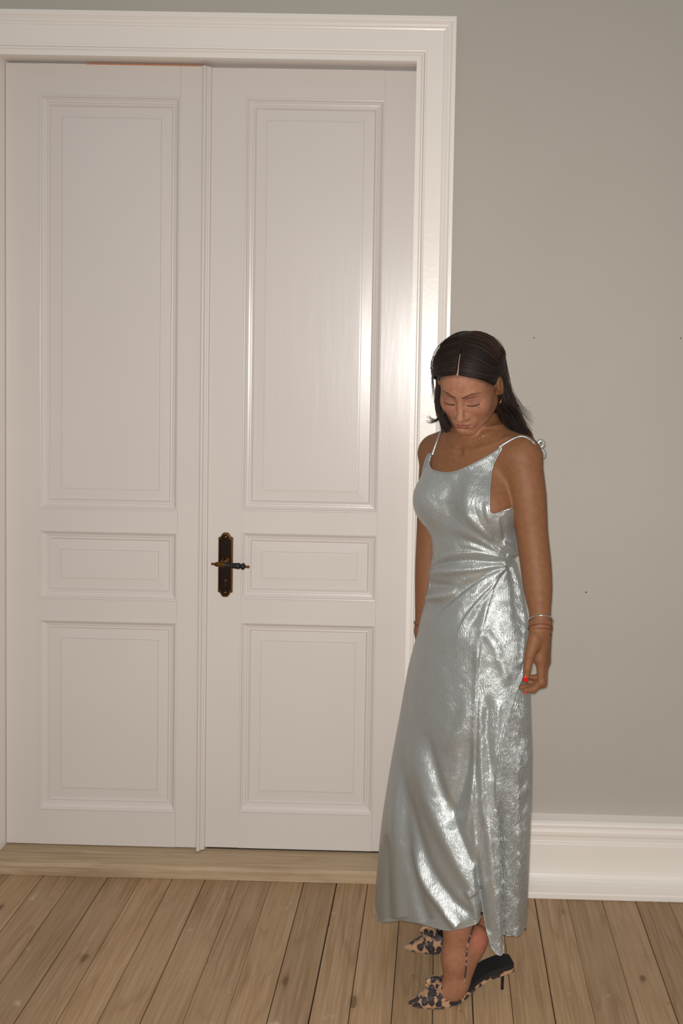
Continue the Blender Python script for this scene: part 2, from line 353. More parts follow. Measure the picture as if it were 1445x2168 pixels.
def np_obj(name, V, Fq, mat, parent=None, smooth=True, col=None, attrs=None):
    me = bpy.data.meshes.new(name); n, m = len(V), len(Fq); kk = Fq.shape[1]
    me.vertices.add(n); me.vertices.foreach_set('co', np.ascontiguousarray(V, np.float32).ravel())
    me.loops.add(m*kk); me.loops.foreach_set('vertex_index', np.ascontiguousarray(Fq, np.int32).ravel())
    me.polygons.add(m); me.polygons.foreach_set('loop_start', np.arange(m, dtype=np.int32)*kk)
    try: me.polygons.foreach_set('loop_total', np.full(m, kk, np.int32))
    except Exception: pass
    if smooth: me.polygons.foreach_set('use_smooth', np.ones(m, bool))
    me.update(calc_edges=True); me.validate()
    if col is not None:
        a = me.attributes.new('Col', 'FLOAT_COLOR', 'POINT'); c4 = np.ones((n, 4), np.float32); c4[:, :3] = col; a.data.foreach_set('color', c4.ravel())
    for k, v in (attrs or {}).items():
        a = me.attributes.new(k, 'FLOAT', 'POINT'); a.data.foreach_set('value', np.asarray(v, np.float32))
    if mat is not None: me.materials.append(mat)
    o = bpy.data.objects.new(name, me); COL.objects.link(o)
    if parent is not None: o.parent = parent
    return o
def smooth_pts(P, n):                           # resample a polyline as a Catmull-Rom curve
    P = np.asarray(P, float); m = len(P); t = np.linspace(0, m-1, n); i = np.clip(t.astype(int), 0, m-2); u = (t-i)[:, None]
    p0, p1, p2, p3 = P[np.maximum(i-1, 0)], P[i], P[i+1], P[np.minimum(i+2, m-1)]
    return .5*((2*p1)+(-p0+p2)*u+(2*p0-5*p1+4*p2-p3)*u**2+(-p0+3*p1-3*p2+p3)*u**3)
def tubes(paths, seg=6, flat=None):
    """paths: list of (points (n,3), radii (n)); returns verts, quads of all tubes"""
    VV, QQ, off = [], [], 0
    for P, R in paths:
        P = np.asarray(P, float); n = len(P); T = np.gradient(P, axis=0); T /= np.linalg.norm(T, axis=1)[:, None]+1e-12
        ref = np.array([0., 0, 1]) if abs(T[0, 2]) < .9 else np.array([1., 0, 0])
        N = np.cross(T, ref); N /= np.linalg.norm(N, axis=1)[:, None]+1e-9; B = np.cross(T, N)
        a = np.arange(seg)*2*np.pi/seg
        R = np.broadcast_to(np.asarray(R, float), (n,))
        f1, f2 = flat or (1, 1)
        ring = P[:, None]+R[:, None, None]*(f1*np.cos(a)[None, :, None]*N[:, None]+f2*np.sin(a)[None, :, None]*B[:, None])
        VV.append(ring.reshape(-1, 3))
        i, j = np.meshgrid(np.arange(n-1), np.arange(seg), indexing='ij'); j2 = (j+1) % seg
        QQ.append(np.stack([i*seg+j, i*seg+j2, (i+1)*seg+j2, (i+1)*seg+j], -1).reshape(-1, 4)+off); off += n*seg
    return np.concatenate(VV), np.concatenate(QQ)

woman = empty('person', (float(at(985, 2080, -.44)[0]), -.44, 0))
tag(woman, 'woman in a silvery satin slip dress looking down beside the white double door', 'person')
def child(o, parent=None): return adopt(o, woman) if parent is None else o

# ---- frames
def yawdir(a): a = math.radians(a); return np.array([-math.sin(a), -math.cos(a), 0]), np.array([math.cos(a), -math.sin(a), 0])
TY = 38.0
TF, TL = yawdir(TY)
# head
HPIT = math.radians(36)
hf0, HL = yawdir(19)
HF = hf0*math.cos(HPIT)+np.array([0, 0, -math.sin(HPIT)]); HU = hf0*math.sin(HPIT)+np.array([0, 0, math.cos(HPIT)])
HR = math.radians(-2.0)                        # slight tilt
HL, HU = HL*math.cos(HR)+HU*math.sin(HR), HU*math.cos(HR)-HL*math.sin(HR)
EYE = at(974, 853, -.515)
HC = EYE-.083*HF
def hl(X, Y, Z):
    x, y, z = X-HC[0], Y-HC[1], Z-HC[2]
    return [x*f[0]+y*f[1]+z*f[2] for f in (HL, HF, HU)]
def hw(p): p = np.asarray(p, float); return HC+p[..., 0:1]*HL+p[..., 1:2]*HF+p[..., 2:3]*HU

# ---- torso: elliptical stack in z + breasts, shoulders, neck
TORSO = np.array([  # px-centre, py, yaw, half width, half depth
    (1010, 905, 38, .060, .045), (1010, 925, 38, .110, .052), (1009, 950, 38, .142, .066), (1006, 1000, 38, .150, .084), (1005, 1050, 40, .147, .093), (1004, 1110, 42, .132, .090),
    (1003, 1180, 46, .117, .086), (1004, 1240, 54, .130, .098), (1007, 1310, 64, .150, .118), (1008, 1380, 70, .155, .122), (1008, 1480, 72, .150, .11)], float)
TZ = np.array([at(r[0], r[1], -.40)[2] for r in TORSO]); TX = np.array([at(r[0], r[1], -.40)[0] for r in TORSO])
o_ = np.argsort(TZ)
def tz(i, Z): return np.interp(Z, TZ[o_], (TX if i == 0 else TORSO[:, i])[o_])
def torso_stack(X, Y, Z):
    Z = np.asarray(Z); cx = tz(0, Z); yw = np.radians(tz(2, Z)); a = tz(3, Z); b = tz(4, Z)
    x, y = X-cx, Y+.40
    u = x*np.cos(yw)-y*np.sin(yw); v = -x*np.sin(yw)-y*np.cos(yw)
    k0 = np.sqrt((u/a)**2+(v/b)**2)+1e-9; k1 = np.sqrt((u/a**2)**2+(v/b**2)**2)+1e-9
    d = k0*(k0-1)/k1
    return np.maximum(d, np.maximum(Z-TZ.max(), TZ.min()-Z))
TC = at(1004, 1060, -.40)
BR = [TC+TF*.053-TL*.086+np.array([0, 0, -.004]), TC+TF*.062+TL*.078+np.array([0, 0, -.004])]
SHL, SHR = at(1103, 973, -.488), at(923, 966, -.30)
NB, NT_ = at(1010, 950, -.385), hw([0, -.058, -.068])
def torso(X, Y, Z):
    d = torso_stack(X, Y, Z)
    for i, b in enumerate(BR): d = smin(d, ell(X, Y, Z, b, (.058 if i == 0 else .060, .050, .062), (TL, TF, np.array([0, 0, 1.]))), .045)
    # shoulder girdle and trapezius
    for s in (SHL, SHR):
        d = smin(d, cone(X, Y, Z, at(1008, 950, -.39), s+np.array([0, 0, .012]), .045, .040), .04)
        d = smin(d, cone(X, Y, Z, NB+np.array([0, 0, .045]), s+np.array([0, 0, .018]), .028, .026), .05)
    d = smin(d, cone(X, Y, Z, NB-np.array([0, 0, .02]), NT_, .052, .048), .035)
    return d

# ---- arms
AL = [(1104, 975, -.490, .0495), (1117, 1050, -.505, .0455), (1125, 1125, -.516, .0395), (1133, 1190, -.530, .0380), (1138, 1245, -.547, .0350), (1142, 1290, -.561, .0272), (1143, 1322, -.570, .0236)]
AR = [(923, 968, -.300, .0440), (915, 1050, -.300, .0400), (911, 1120, -.300, .0375), (908, 1190, -.305, .0375), (905, 1250, -.315, .0345), (899, 1305, -.325, .0265), (897, 1335, -.33, .024)]
HANDL = {'palm': [((1143, 1322, -.526, .0225), (1141, 1392, -.540, .0165)), ((1144, 1325, -.526, .0215), (1148, 1400, -.522, .0150)), ((1146, 1328, -.52, .0205), (1151, 1398, -.505, .0145)), ((1146, 1330, -.515, .018), (1150, 1392, -.493, .0135)), ((1138, 1335, -.535, .018), (1128, 1368, -.555, .0135))],
         'thumb': [(1131, 1352, -.550, .0140), (1121, 1386, -.565, .0118), (1115.5, 1415, -.570, .0090), (1112, 1440, -.570, .0073)],
         'index': [(1144, 1395, -.542, .0112), (1145, 1444, -.548, .0094), (1128, 1459, -.546, .0082), (1111, 1461.5, -.542, .0068)],
         'middle': [(1150, 1402, -.524, .0110), (1149, 1447, -.528, .0092), (1124, 1456, -.526, .0080), (1103, 1455, -.522, .0066)],
         'ring': [(1152, 1400, -.507, .0105), (1150, 1438, -.508, .0088), (1132, 1448, -.505, .0076), (1117, 1443, -.502, .0064)],
         'pinky': [(1151, 1394, -.493, .0098), (1147, 1426, -.492, .0078), (1134, 1435, -.490, .0068), (1122, 1433, -.488, .0056)]}
for _k in HANDL: HANDL[_k] = [tuple((p[0], p[1], p[2]-.046, p[3]) for p in q) for q in HANDL[_k]] if _k == 'palm' else [(p[0], p[1], p[2]-.046, p[3]) for p in HANDL[_k]]
HANDR = {'palm': [((897, 1335, -.33, .022), (893, 1395, -.335, .017)), ((899, 1335, -.33, .021), (903, 1395, -.325, .016))],
         'thumb': [(891, 1355, -.345, .013), (884, 1385, -.355, .010), (886, 1408, -.355, .0075)],
         'index': [(892, 1393, -.338, .010), (892, 1425, -.338, .0085), (898, 1445, -.338, .0065)], 'middle': [(898, 1396, -.330, .010), (898, 1432, -.33, .0085), (903, 1450, -.33, .0065)],
         'ring': [(903, 1395, -.322, .0098), (904, 1428, -.322, .0082), (908, 1444, -.322, .0062)], 'pinky': [(907, 1390, -.314, .009), (909, 1415, -.314, .007), (912, 1428, -.314, .0055)]}
def chain(X, Y, Z, pts, k=.0, d=None):
    if len(pts) > 5: pts = smooth_pts(pts, 13); k = 0
    for p, q in zip(pts[:-1], pts[1:]):
        c = cone(X, Y, Z, at(*p[:3]), at(*q[:3]), p[3], q[3]); d = c if d is None else smin(d, c, k)
    return d
def hand(X, Y, Z, H):
    d = None
    for p, q in H['palm']:
        c = cone(X, Y, Z, at(*p[:3]), at(*q[:3]), p[3], q[3]); d = c if d is None else smin(d, c, .014)
    fing = None
    for f in ('index', 'middle', 'ring', 'pinky'):
        c = chain(X, Y, Z, H[f], .004)
        fing = c if fing is None else smin(fing, c, .0025)
    d = smin(d, fing, .010)
    return smin(d, chain(X, Y, Z, H['thumb'], .005), .009)

# ---- head
ZW = 1.10                                       # lower face a little shorter than the canon
def head(x, y, z):
    ax = np.abs(x); z = np.where(z < 0, z*ZW, z)
    d = ell(x, y, z, (0, -.012, .030), (.0745, .0955, .0840))
    d = smin(d, ell(x, y, z, (0, .028, -.032), (.0640, .0580, .0800)), .030)
    d = smin(d, cone(ax, y, z, (.046, .006, -.058), (.012, .066, -.102), .019, .016), .035)         # jaw line
    d = smin(d, ell(x, y, z, (0, .074, -.100), (.019, .015, .016)), .016)                            # chin
    d = smin(d, ell(ax, y, z, (.034, .056, -.028), (.020, .019, .019)), .030)                         # cheeks
    d = smin(d, ell(x, y, z, (0, .080, -.066), (.027, .014, .022)), .020)                             # muzzle
    d = d-.0035*gau(ax, y, z, (.024, .086, .022), (.024, .02, .009))                                  # brow
    d = d+.0085*gau(ax, y, z, (.029, .086, .004), (.018, .02, .012))                                  # sockets
    d = d+.004*gau(ax, y, z, (.066, .03, .02), (.02, .03, .03))                                       # temples
    d = smin(d, ell(ax, y, z, (.0305, .0690, -.001), (.0150, .0130, .0118)), .006)                    # closed lids
    d = d+.0022*gau(ax, y, z, (.0305, .0835, .0100), (.015, .01, .0022))                              # lid fold
    # nose
    nz = cone(x, y, z, (0, .0795, .010), (0, .1000, -.036), .0062, .0085)
    nz = smin(nz, ell(x, y, z, (0, .1025, -.0385), (.0098, .0100, .0088)), .008)
    nz = smin(nz, ell(ax, y, z, (.0115, .0905, -.0415), (.0066, .0095, .0066)), .006)
    d = smin(d, nz, .010)
    d = d+.0035*gau(ax, y, z, (.0062, .0975, -.0475), (.0034, .005, .0026))                           # nostrils
    # lips
    d = d+.0022*gau(x, y, z, (0, .096, -.0555), (.004, .01, .006))
    lp = smin(ell(ax, y, z, (.005, .0900, -.0645), (.0128, .0080, .0040)), ell(x, y, z, (0, .0885, -.0732), (.0145, .0085, .0050)), .002)
    d = smin(d, lp, .0035)
    d = d+.0026*gau(x, y, z, (0, .099, -.0688), (.017, .010, .0016))
    d = d+.0012*gau(ax, y, z, (.0195, .088, -.0690), (.004, .01, .004))
    d = d+.0035*gau(x, y, z, (0, .092, -.0845), (.016, .012, .0055))                                  # below the lip
    # ears
    yy, zz = y*math.cos(.25)-z*math.sin(.25), z*math.cos(.25)+y*math.sin(.25)
    e = ell(ax, yy, zz, (.0770, -.004, -.010), (.0075, .0175, .0300))
    e = smax(e, -ell(ax, yy, zz, (.0850, -.001, -.006), (.0070, .0105, .0190)), .004)
    e = smin(e, ell(ax, yy, zz, (.0745, .0005, -.034), (.0065, .0080, .0090)), .008)
    d = smin(d, e, .006)
    return d

def legs(X, Y, Z):
    hipL, hipR = at(1030, 1380, -.47), at(1000, 1380, -.36)
    kneeL, kneeR = at(968, 1680, -.545), at(965, 1670, -.37)
    d = cone(X, Y, Z, hipL, kneeL, .078, .053)
    d = smin(d, cone(X, Y, Z, hipR, kneeR, .078, .053), .0)
    ankL, ankR = at(970, 1955, -.525), at(985, 1935, -.36)
    d = smin(d, cone(X, Y, Z, kneeL, kneeL*.55+ankL*.45+np.array([.012, 0, 0]), .050, .046), .03)
    d = smin(d, cone(X, Y, Z, kneeL*.6+ankL*.4, ankL, .046, .034), .03)
    d = smin(d, cone(X, Y, Z, kneeR, ankR, .052, .036), .03)
    # left foot on tiptoe, heel out of the shoe
    ft = cone(X, Y, Z, at(969, 1955, -.525), at(966, 2025, -.530), .0365, .0345)
    ft = smin(ft, cone(X, Y, Z, at(966, 2025, -.530), at(960, 2092, -.534), .0345, .0270), .02)
    ft = smin(ft, cone(X, Y, Z, at(1009, 1982, -.515), at(1005, 1995, -.515), .0265, .0245), .02)
    ft = smin(ft, cone(X, Y, Z, at(1005, 1995, -.515), at(978, 2070, -.528), .0235, .0200), .025)
    ft = smin(ft, cone(X, Y, Z, at(965, 2086, -.534), at(905, 2122, -.548), .024, .010), .02)
    d = smin(d, ft, .02)
    # right foot
    fr = cone(X, Y, Z, ankR, at(975, 1990, -.345), .034, .030)
    fr = smin(fr, cone(X, Y, Z, at(1010, 1955, -.34), at(965, 1990, -.340), .026, .024), .02)
    fr = smin(fr, cone(X, Y, Z, at(960, 1996, -.340), at(915, 2008, -.338), .020, .008), .02)
    return smin(d, fr, .02)

z_of = lambda py: float(at(1000, py, -.40)[2])
SK = np.array([  # py, left px, right px, centre Y, half depth
    (1100, 885, 1092, -.40, .095), (1150, 905, 1098, -.40, .090), (1180, 910, 1098, -.40, .090), (1200, 909, 1100, -.40, .095), (1240, 908, 1108, -.40, .105), (1280, 900, 1114, -.405, .115), (1320, 890, 1119, -.41, .125), (1370, 880, 1119, -.41, .130),
    (1440, 863, 1121, -.415, .135), (1550, 845, 1126, -.42, .145), (1660, 826, 1125, -.425, .155), (1780, 808, 1120, -.43, .170), (1860, 800, 1116, -.43, .180), (1950, 793, 1111, -.435, .190), (2040, 789, 1107, -.435, .198)], float)
SHEAR = np.interp(SK[:, 0], [1150, 1250, 1400, 1700], [.15, .40, .55, .60])      # her left hip is nearer the camera than her right
_ha = (SK[:, 2]-SK[:, 1])/2/826
SKZ = np.array([at(1000, r[0], r[3])[2] for r in SK]); SKL = np.array([at(r[1], r[0], r[3]+h*k)[0] for r, h, k in zip(SK, _ha, SHEAR)]); SKR = np.array([at(r[2], r[0], r[3]-h*k)[0] for r, h, k in zip(SK, _ha, SHEAR)])
_zd = np.linspace(SKZ[-1], SKZ[0], 400); _k = np.exp(-(np.arange(-14, 15)/6.0)**2); _k /= _k.sum()
def _dense(a):                                  # smoothed profile so that the cloth has no rings
    y = np.interp(_zd, SKZ[::-1], a[::-1]); yp = np.concatenate([2*y[0]-y[14:0:-1], y, 2*y[-1]-y[-2:-16:-1]]); return np.convolve(yp, _k, 'valid')
_cache = {}
def sk(a, z):
    k = (float(a[0]), float(a[-1]))
    if k not in _cache: _cache[k] = _dense(a)
    return np.interp(z, _zd, _cache[k])
def skirt_r(th, z):
    """radius from the axis (cx, cy) at height z in direction th"""
    a = (sk(SKR, z)-sk(SKL, z))/2; b = sk(SK[:, 4], z)
    return 1/np.sqrt((np.cos(th)/a)**2+(np.sin(th)/b)**2)
def axis(z):
    w = np.clip((z-sk(SKZ, SKZ[1]))/.05, 0, 1)
    return (sk(SKL, z)+sk(SKR, z))/2*(1-w)+tz(0, z)*w, sk(SK[:, 3], z)*(1-w)-.40*w
def skirt_sdf(X, Y, Z):
    cx, cy = axis(Z); Y = Y+sk(SHEAR, Z)*(X-cx); th = np.arctan2(Y-cy, X-cx)
    return np.hypot(X-cx, Y-cy)-skirt_r(th, Z)
def hit(px, py, fn=None, off=0.0):
    d = CM @ np.array([(px-PPX)/F_PX, -(py-PPY)/F_PX, -1.0]); d /= np.linalg.norm(d); t = 1.9
    for _ in range(90):
        p = CAM+d*t; v = float((fn or torso)(*[np.array(c) for c in p]))-off
        t += v*.8
        if abs(v) < 1e-4 or t > 3: break
    return CAM+d*t
def build_body():
    h = .0026
    lo, hi = np.array([-.17, -.66, .70]), np.array([.32, -.21, 1.70])
    A, n = axes(lo, hi, h)
    f = np.full(tuple(n), .08, np.float32)
    def reg(lo2, hi2):
        sl = tuple(slice(max(0, int((lo2[i]-lo[i])/h)), min(n[i], int((hi2[i]-lo[i])/h)+2)) for i in range(3))
        return sl, A[0][sl[0]][:, None, None], A[1][sl[1]][None, :, None], A[2][sl[2]][None, None, :]
    zc = at(1004, 1250, -.40)[2]
    sl, X, Y, Z = reg((-.17, -.62, zc), (.30, -.21, 1.46))
    inset = np.clip((z_of(1100)-Z)/.10, 0, 1)*.016
    f[sl] = np.maximum(torso(X, Y, Z)+inset, np.where(Z < z_of(1150), skirt_sdf(X, Y, Z)+.016, -1)).astype(np.float32)
    # collar bones, the hollow between them and the tendons of the neck
    sub = f[sl]
    def line(pts, amp, wd):
        P = [hit(*p) for p in pts]; q = None
        for a0, b0 in zip(P[:-1], P[1:]): c = cone(X, Y, Z, a0, b0, 0, 0); q = c if q is None else np.minimum(q, c)
        return (amp*np.exp(-(q/wd)**2)).astype(np.float32)
    sub -= line([(985, 957), (1010, 951), (1040, 940), (1075, 926)], .0030, .007)
    sub += line([(1000, 938), (1030, 930), (1060, 918)], .0030, .012)
    sub -= line([(958, 956), (938, 945), (915, 932)], .003, .007)
    sub += line([(972, 951), (974, 958)], .005, .010)
    sub -= line([(1032, 915), (1010, 935), (982, 952)], .0012, .006)
    f[sl] = sub
    for arm, H, k in ((AL, HANDL, .022), (AR, HANDR, .022)):
        P = np.array([at(*p[:3]) for p in arm]+[at(*p[:3]) for q in list(H.values())[1:] for p in q]); m = .065
        sl, X, Y, Z = reg(P.min(0)-m, P.max(0)+m)
        P2 = P[:len(arm)]
        d = chain(X, Y, Z, arm, .02)
        sh, sx, sy, sz = reg(np.array([at(*p[:3]) for q in list(H.values())[1:] for p in q]).min(0)-.05, np.array([at(*p[:3]) for p in (arm[-2],)]).max(0)*0+np.array([at(*p[:3]) for q in list(H.values())[1:] for p in q]+[at(*arm[-1][:3])]).max(0)+.05)
        # arm over the whole box, hand in its own box
        blend = smin(f[sl], d.astype(np.float32), np.clip(.010+(Z-z_of(1010))*.25, .008, .022).astype(np.float32)); f[sl] = blend
        f[sh] = smin(f[sh], hand(sx, sy, sz, H).astype(np.float32), .012)
    sl, X, Y, Z = reg(HC-.16, HC+.16)
    x, y, z = hl(X, Y, Z)
    f[sl] = smin(f[sl], head(x, y, z).astype(np.float32), .007)
    V, Q = nets(f, lo, h)
    # the face again on a finer grid, in place of the coarse patch
    hb = .00115; b0, b1 = HC+np.array([-.095, -.150, -.150]), HC+np.array([.085, -.025, .075])
    ab, nb = axes(b0, b1, hb); X, Y, Z = ab[0][:, None, None], ab[1][None, :, None], ab[2][None, None, :]
    fb = smin(torso(X, Y, Z), head(*hl(X, Y, Z)), .007).astype(np.float32)
    Vb, Qb = nets(fb, b0, hb)
    ins = np.all((V > b0+.005) & (V < b1-.005), 1); Q = Q[~ins[Q].all(1)]
    Q = np.concatenate([Q, Qb+len(V)]); V = np.concatenate([V, Vb])
    # and her near hand
    P = np.array([at(*p[:3]) for q in list(HANDL.values())[1:] for p in q]+[at(*AL[-1][:3])]); b0, b1 = P.min(0)-.030, P.max(0)+np.array([.034, .034, .02]); hb = .0014
    ab, nb = axes(b0, b1, hb); X, Y, Z = ab[0][:, None, None], ab[1][None, :, None], ab[2][None, None, :]
    fb = smin(chain(X, Y, Z, AL), hand(X, Y, Z, HANDL), .012).astype(np.float32)
    Vb, Qb = nets(fb, b0, hb)
    ins = np.all((V > b0+.006) & (V < b1-.006), 1); Q = Q[~ins[Q].all(1)]
    Q = np.concatenate([Q, Qb+len(V)]); V = np.concatenate([V, Vb])
    # lower body and feet on a second, coarser grid
    h2 = .0028; lo2, hi2 = np.array([-.20, -.66, -.005]), np.array([.30, -.21, zc+.02])
    A2, n2 = axes(lo2, hi2, h2); X, Y, Z = A2[0][:, None, None], A2[1][None, :, None], A2[2][None, None, :]
    g = np.full(tuple(n2), .08, np.float32)
    k = int((at(1000, 1330, -.4)[2]-lo2[2])/h2); k1 = int((at(1000, 1480, -.4)[2]-lo2[2])/h2)
    g[:, :, :k] = legs(X, Y, Z[:, :, :k]); g[:, :, k1:] = smin(g[:, :, k1:], torso_stack(X, Y, Z[:, :, k1:]).astype(np.float32), .05)
    kc = int((z_of(1945)-lo2[2])/h2); g[:, :, kc:] = np.maximum(g[:, :, kc:], skirt_sdf(X, Y, Z[:, :, kc:])+.036)
    V2, Q2 = nets(g, lo2, h2)
    return np.concatenate([V, V2]), np.concatenate([Q, Q2+len(V)])

def hairline(z, ax): return np.interp(z, [-.11, -.05, -.02, 0, .02, .045, .062, .074, .084, .13], [-.045, -.03, -.004, .012, .030, .050, .062, .069, .076, .09])-.10*np.maximum(ax-.045, 0)
def lerp(c, a, m): return c*(1-m[:, None])+np.asarray(a)[None, :3]*m[:, None]
def paint_body(V):
    r = np.random.default_rng(1)
    c = np.tile(np.array(lin(126, 85, 57)[:3]), (len(V), 1))
    x, y, z = hl(V[:, 0], V[:, 1], V[:, 2]); ax = np.abs(x); z = np.where(z < 0, z*ZW, z)
    near = (np.abs(x) < .1) & (np.abs(y) < .14) & (np.abs(z) < .14)
    face = near & (y > .02)
    on = np.zeros(len(V)); on[near] = np.clip(1.4-np.abs(head(x[near], y[near], z[near]/np.where(z[near] < 0, ZW, 1)))/.004, 0, 1)
    F0 = face*on*np.clip((y-.02)/.03, 0, 1)
    c = lerp(c, lin(160, 112, 88), F0*np.clip((y-.03)/.04, 0, 1)*.9)
    c = lerp(c, lin(156, 96, 78), F0*.5*gau(ax, y, z, (.040, .07, -.030), (.018, .04, .016)))        # cheeks
    c = lerp(c, lin(112, 72, 58), F0*.7*gau(ax, y, z, (.031, .08, .007), (.017, .03, .008)))         # eye shadow on the lids
    lip = np.maximum(((ax/.0182)**2+((z+.0652)/(.0048-.10*np.maximum(ax-.006, 0)))**2 < 1), ((x/.0160)**2+((z+.0728)/.0060)**2 < 1))*F0*(y > .07)
    c = lerp(c, lin(134, 78, 68), lip*.8)
    c = lerp(c, lin(96, 50, 44), F0*(y > .07)*np.exp(-((z+.0690)/.0011)**2)*(ax < .0182))
    # brows: an arc
    t = (ax-.010)/.038; bz = .0185+.0085*np.sin(np.clip(t, 0, 1)*2.2)-.004*np.clip(t-.5, 0, 1)*2; bw = np.interp(t, [0, .15, .6, 1], [.0024, .0030, .0024, .0008])
    m = np.clip(1.4-np.abs(z-bz)/bw, 0, 1)*((t > -.05) & (t < 1.03))*F0
    c = lerp(c, lin(58, 36, 28), m*.9)
    # lash line
    t = (ax-.0305)/.0155; lz = -.0068-.0030*(1-t**2)
    m = np.clip(1.6-np.abs(z-lz)/.0017, 0, 1)*(np.abs(t) < 1)*F0*(y > .05)
    c = lerp(c, lin(30, 19, 16), m*.97)
    c = lerp(c, lin(70, 38, 30), F0*.8*gau(ax, y, z, (.0062, .0975, -.0470), (.0032, .008, .0022)))
    gl = hairline(z, ax); c = lerp(c, lin(60, 42, 34), near*on*.75*np.clip(1-(y-gl)/.010, 0, 1)*(z > -.02)*(ax < .068))          # fine hair at the hairline
    top = near & (z > .05) & (y < gl); c = lerp(c, lin(196, 156, 132), top*np.exp(-((x-.03*(y-.06))/.006)**2))      # scalp along the part
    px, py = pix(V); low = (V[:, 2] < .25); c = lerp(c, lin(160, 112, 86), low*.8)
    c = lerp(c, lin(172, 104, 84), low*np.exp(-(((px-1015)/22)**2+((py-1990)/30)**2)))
    return c
def mat_skin():
    m, nt, b = new_mat('tanned_skin'); a = node(nt, 'ShaderNodeAttribute', attribute_name='Col'); g = node(nt, 'ShaderNodeNewGeometry')
    n1 = node(nt, 'ShaderNodeTexNoise', {'Vector': g.outputs['Position'], 'Scale': 90, 'Detail': 4, 'Roughness': .6})
    col = mixc(nt, ramp(nt, n1.outputs[0], [(.3, (0, 0, 0, 1)), (.7, (.30,)*3+(1,))]), a.outputs['Color'], lin(86, 48, 28))
    nt.links.new(col, b.inputs['Base Color']); b.inputs['Roughness'].default_value = .58
    b.inputs['Subsurface Weight'].default_value = .12; b.inputs['Subsurface Radius'].default_value = (.012, .005, .003); b.inputs['Subsurface Scale'].default_value = .5
    b.inputs['Specular IOR Level'].default_value = .25
    n2 = node(nt, 'ShaderNodeTexNoise', {'Vector': g.outputs['Position'], 'Scale': 500, 'Detail': 2}); bump(nt, b, n2.outputs[0], .15, .0006)
    return m
M_SKIN = mat_skin()
V, Q = build_body()
body = child(np_obj('body', V, Q, M_SKIN, col=paint_body(V)))

# ---------------------------------------------------------------- dress
def mat_satin():
    m, nt, b = new_mat('crinkled_satin'); g = node(nt, 'ShaderNodeNewGeometry'); cr = node(nt, 'ShaderNodeAttribute', attribute_name='crinkle')
    b.inputs['Base Color'].default_value = (.41, .430, .421, 1); b.inputs['Metallic'].default_value = .66; b.inputs['Roughness'].default_value = .36
    n0 = node(nt, 'ShaderNodeTexNoise', {'Vector': g.outputs['Position'], 'Scale': 14, 'Detail': 2})
    wv = node(nt, 'ShaderNodeVectorMath', {0: n0.outputs['Color'], 1: (.06, .06, .06)}, operation='MULTIPLY')
    p = node(nt, 'ShaderNodeVectorMath', {0: g.outputs['Position'], 1: wv.outputs[0]}, operation='ADD')
    mp = node(nt, 'ShaderNodeMapping', {'Vector': p.outputs[0], 'Rotation': (0, math.radians(28), 0), 'Scale': (420, 260, 75)})
    n1 = node(nt, 'ShaderNodeTexNoise', {'Vector': mp.outputs[0], 'Scale': 1.0, 'Detail': 3, 'Roughness': .55})
    mp2 = node(nt, 'ShaderNodeMapping', {'Vector': p.outputs[0], 'Rotation': (0, math.radians(20), 0), 'Scale': (34, 24, 11)})
    n2 = node(nt, 'ShaderNodeTexNoise', {'Vector': mp2.outputs[0], 'Scale': 1.0, 'Detail': 3})
    a = node(nt, 'ShaderNodeMath', {0: n1.outputs[0], 1: cr.outputs['Fac']}, operation='MULTIPLY')
    s = node(nt, 'ShaderNodeMath', {0: n2.outputs[0], 1: .35, 2: a.outputs[0]}, operation='MULTIPLY_ADD')
    bump(nt, b, s.outputs[0], .75, .0040)
    rr = node(nt, 'ShaderNodeMapRange', {'Value': n1.outputs[0], 'To Min': .33, 'To Max': .46}); nt.links.new(rr.outputs[0], b.inputs['Roughness'])
    return m
M_SATIN = mat_satin()
def to_tz(P, shear=False):
    cx, cy = axis(P[2]); th = math.degrees(math.atan2(P[1]+(float(sk(SHEAR, P[2]))*(P[0]-cx) if shear else 0)-cy, P[0]-cx)); return ((th-90) % 360+90, P[2])
top_px = [(915, 961), (915.5, 966), (913, 976), (914, 987), (922, 996), (945, 1001), (970, 997), (1000, 983), (1030, 966), (1050, 952), (1058, 946), (1056, 953), (1046, 972), (1039, 992), (1036, 1015), (1034.5, 1045), (1034, 1072), (1037, 1085), (1046, 1088), (1062, 1082), (1083, 1072)]
TOP = [to_tz(hit(*p)) for p in top_px]
TOP = [(90, 1.259), (115, 1.240), (138, 1.225), (149, 1.237), (155, 1.265), (160, 1.30), (163.5, 1.333), (166, 1.347)]+TOP+[(385, z_of(1060)), (410, z_of(1045)), (450, z_of(1040))]
hem_px = [(800, 1948), (813, 1953), (830, 1951), (850, 1948), (880, 1953), (909, 1961), (945, 1970), (979, 1965), (1005, 1957), (1019, 1953), (1013, 1930), (1009, 1900), (1012, 1880), (1018, 1905), (1026, 1945), (1031, 1975), (1038, 2003), (1048, 2015), (1057, 2018), (1063, 2014), (1066, 1984), (1075, 1982), (1090, 1979), (1103, 1974), (1109, 1962)]
HEM = [to_tz(hit(px, py, skirt_sdf), True) for px, py in hem_px]
HEM = [(90, z_of(1940)+.02), (130, z_of(1940)+.01), (165, z_of(1942))]+HEM+[(395, z_of(1950)), (450, z_of(1940)+.02)]
NC, NR = 600, 700
def boundary(P):
    P = np.array(P, float)
    dd = np.hypot(np.diff(P[:, 0]), np.diff(P[:, 1])*160); s = np.concatenate([[0], np.cumsum(dd)]); s = s/s[-1]
    ang = np.maximum.accumulate((P[:, 0]-90)/360)            # arc length blended with angle keeps the columns close to vertical
    key = .45*s+.55*ang; key = (key-key[0])/(key[-1]-key[0]); key += np.arange(len(key))*1e-7
    return key, P
u = np.linspace(0, 1, NC)
kh, PH = boundary(HEM)
ZTOP = max(p[1] for p in TOP)+.004
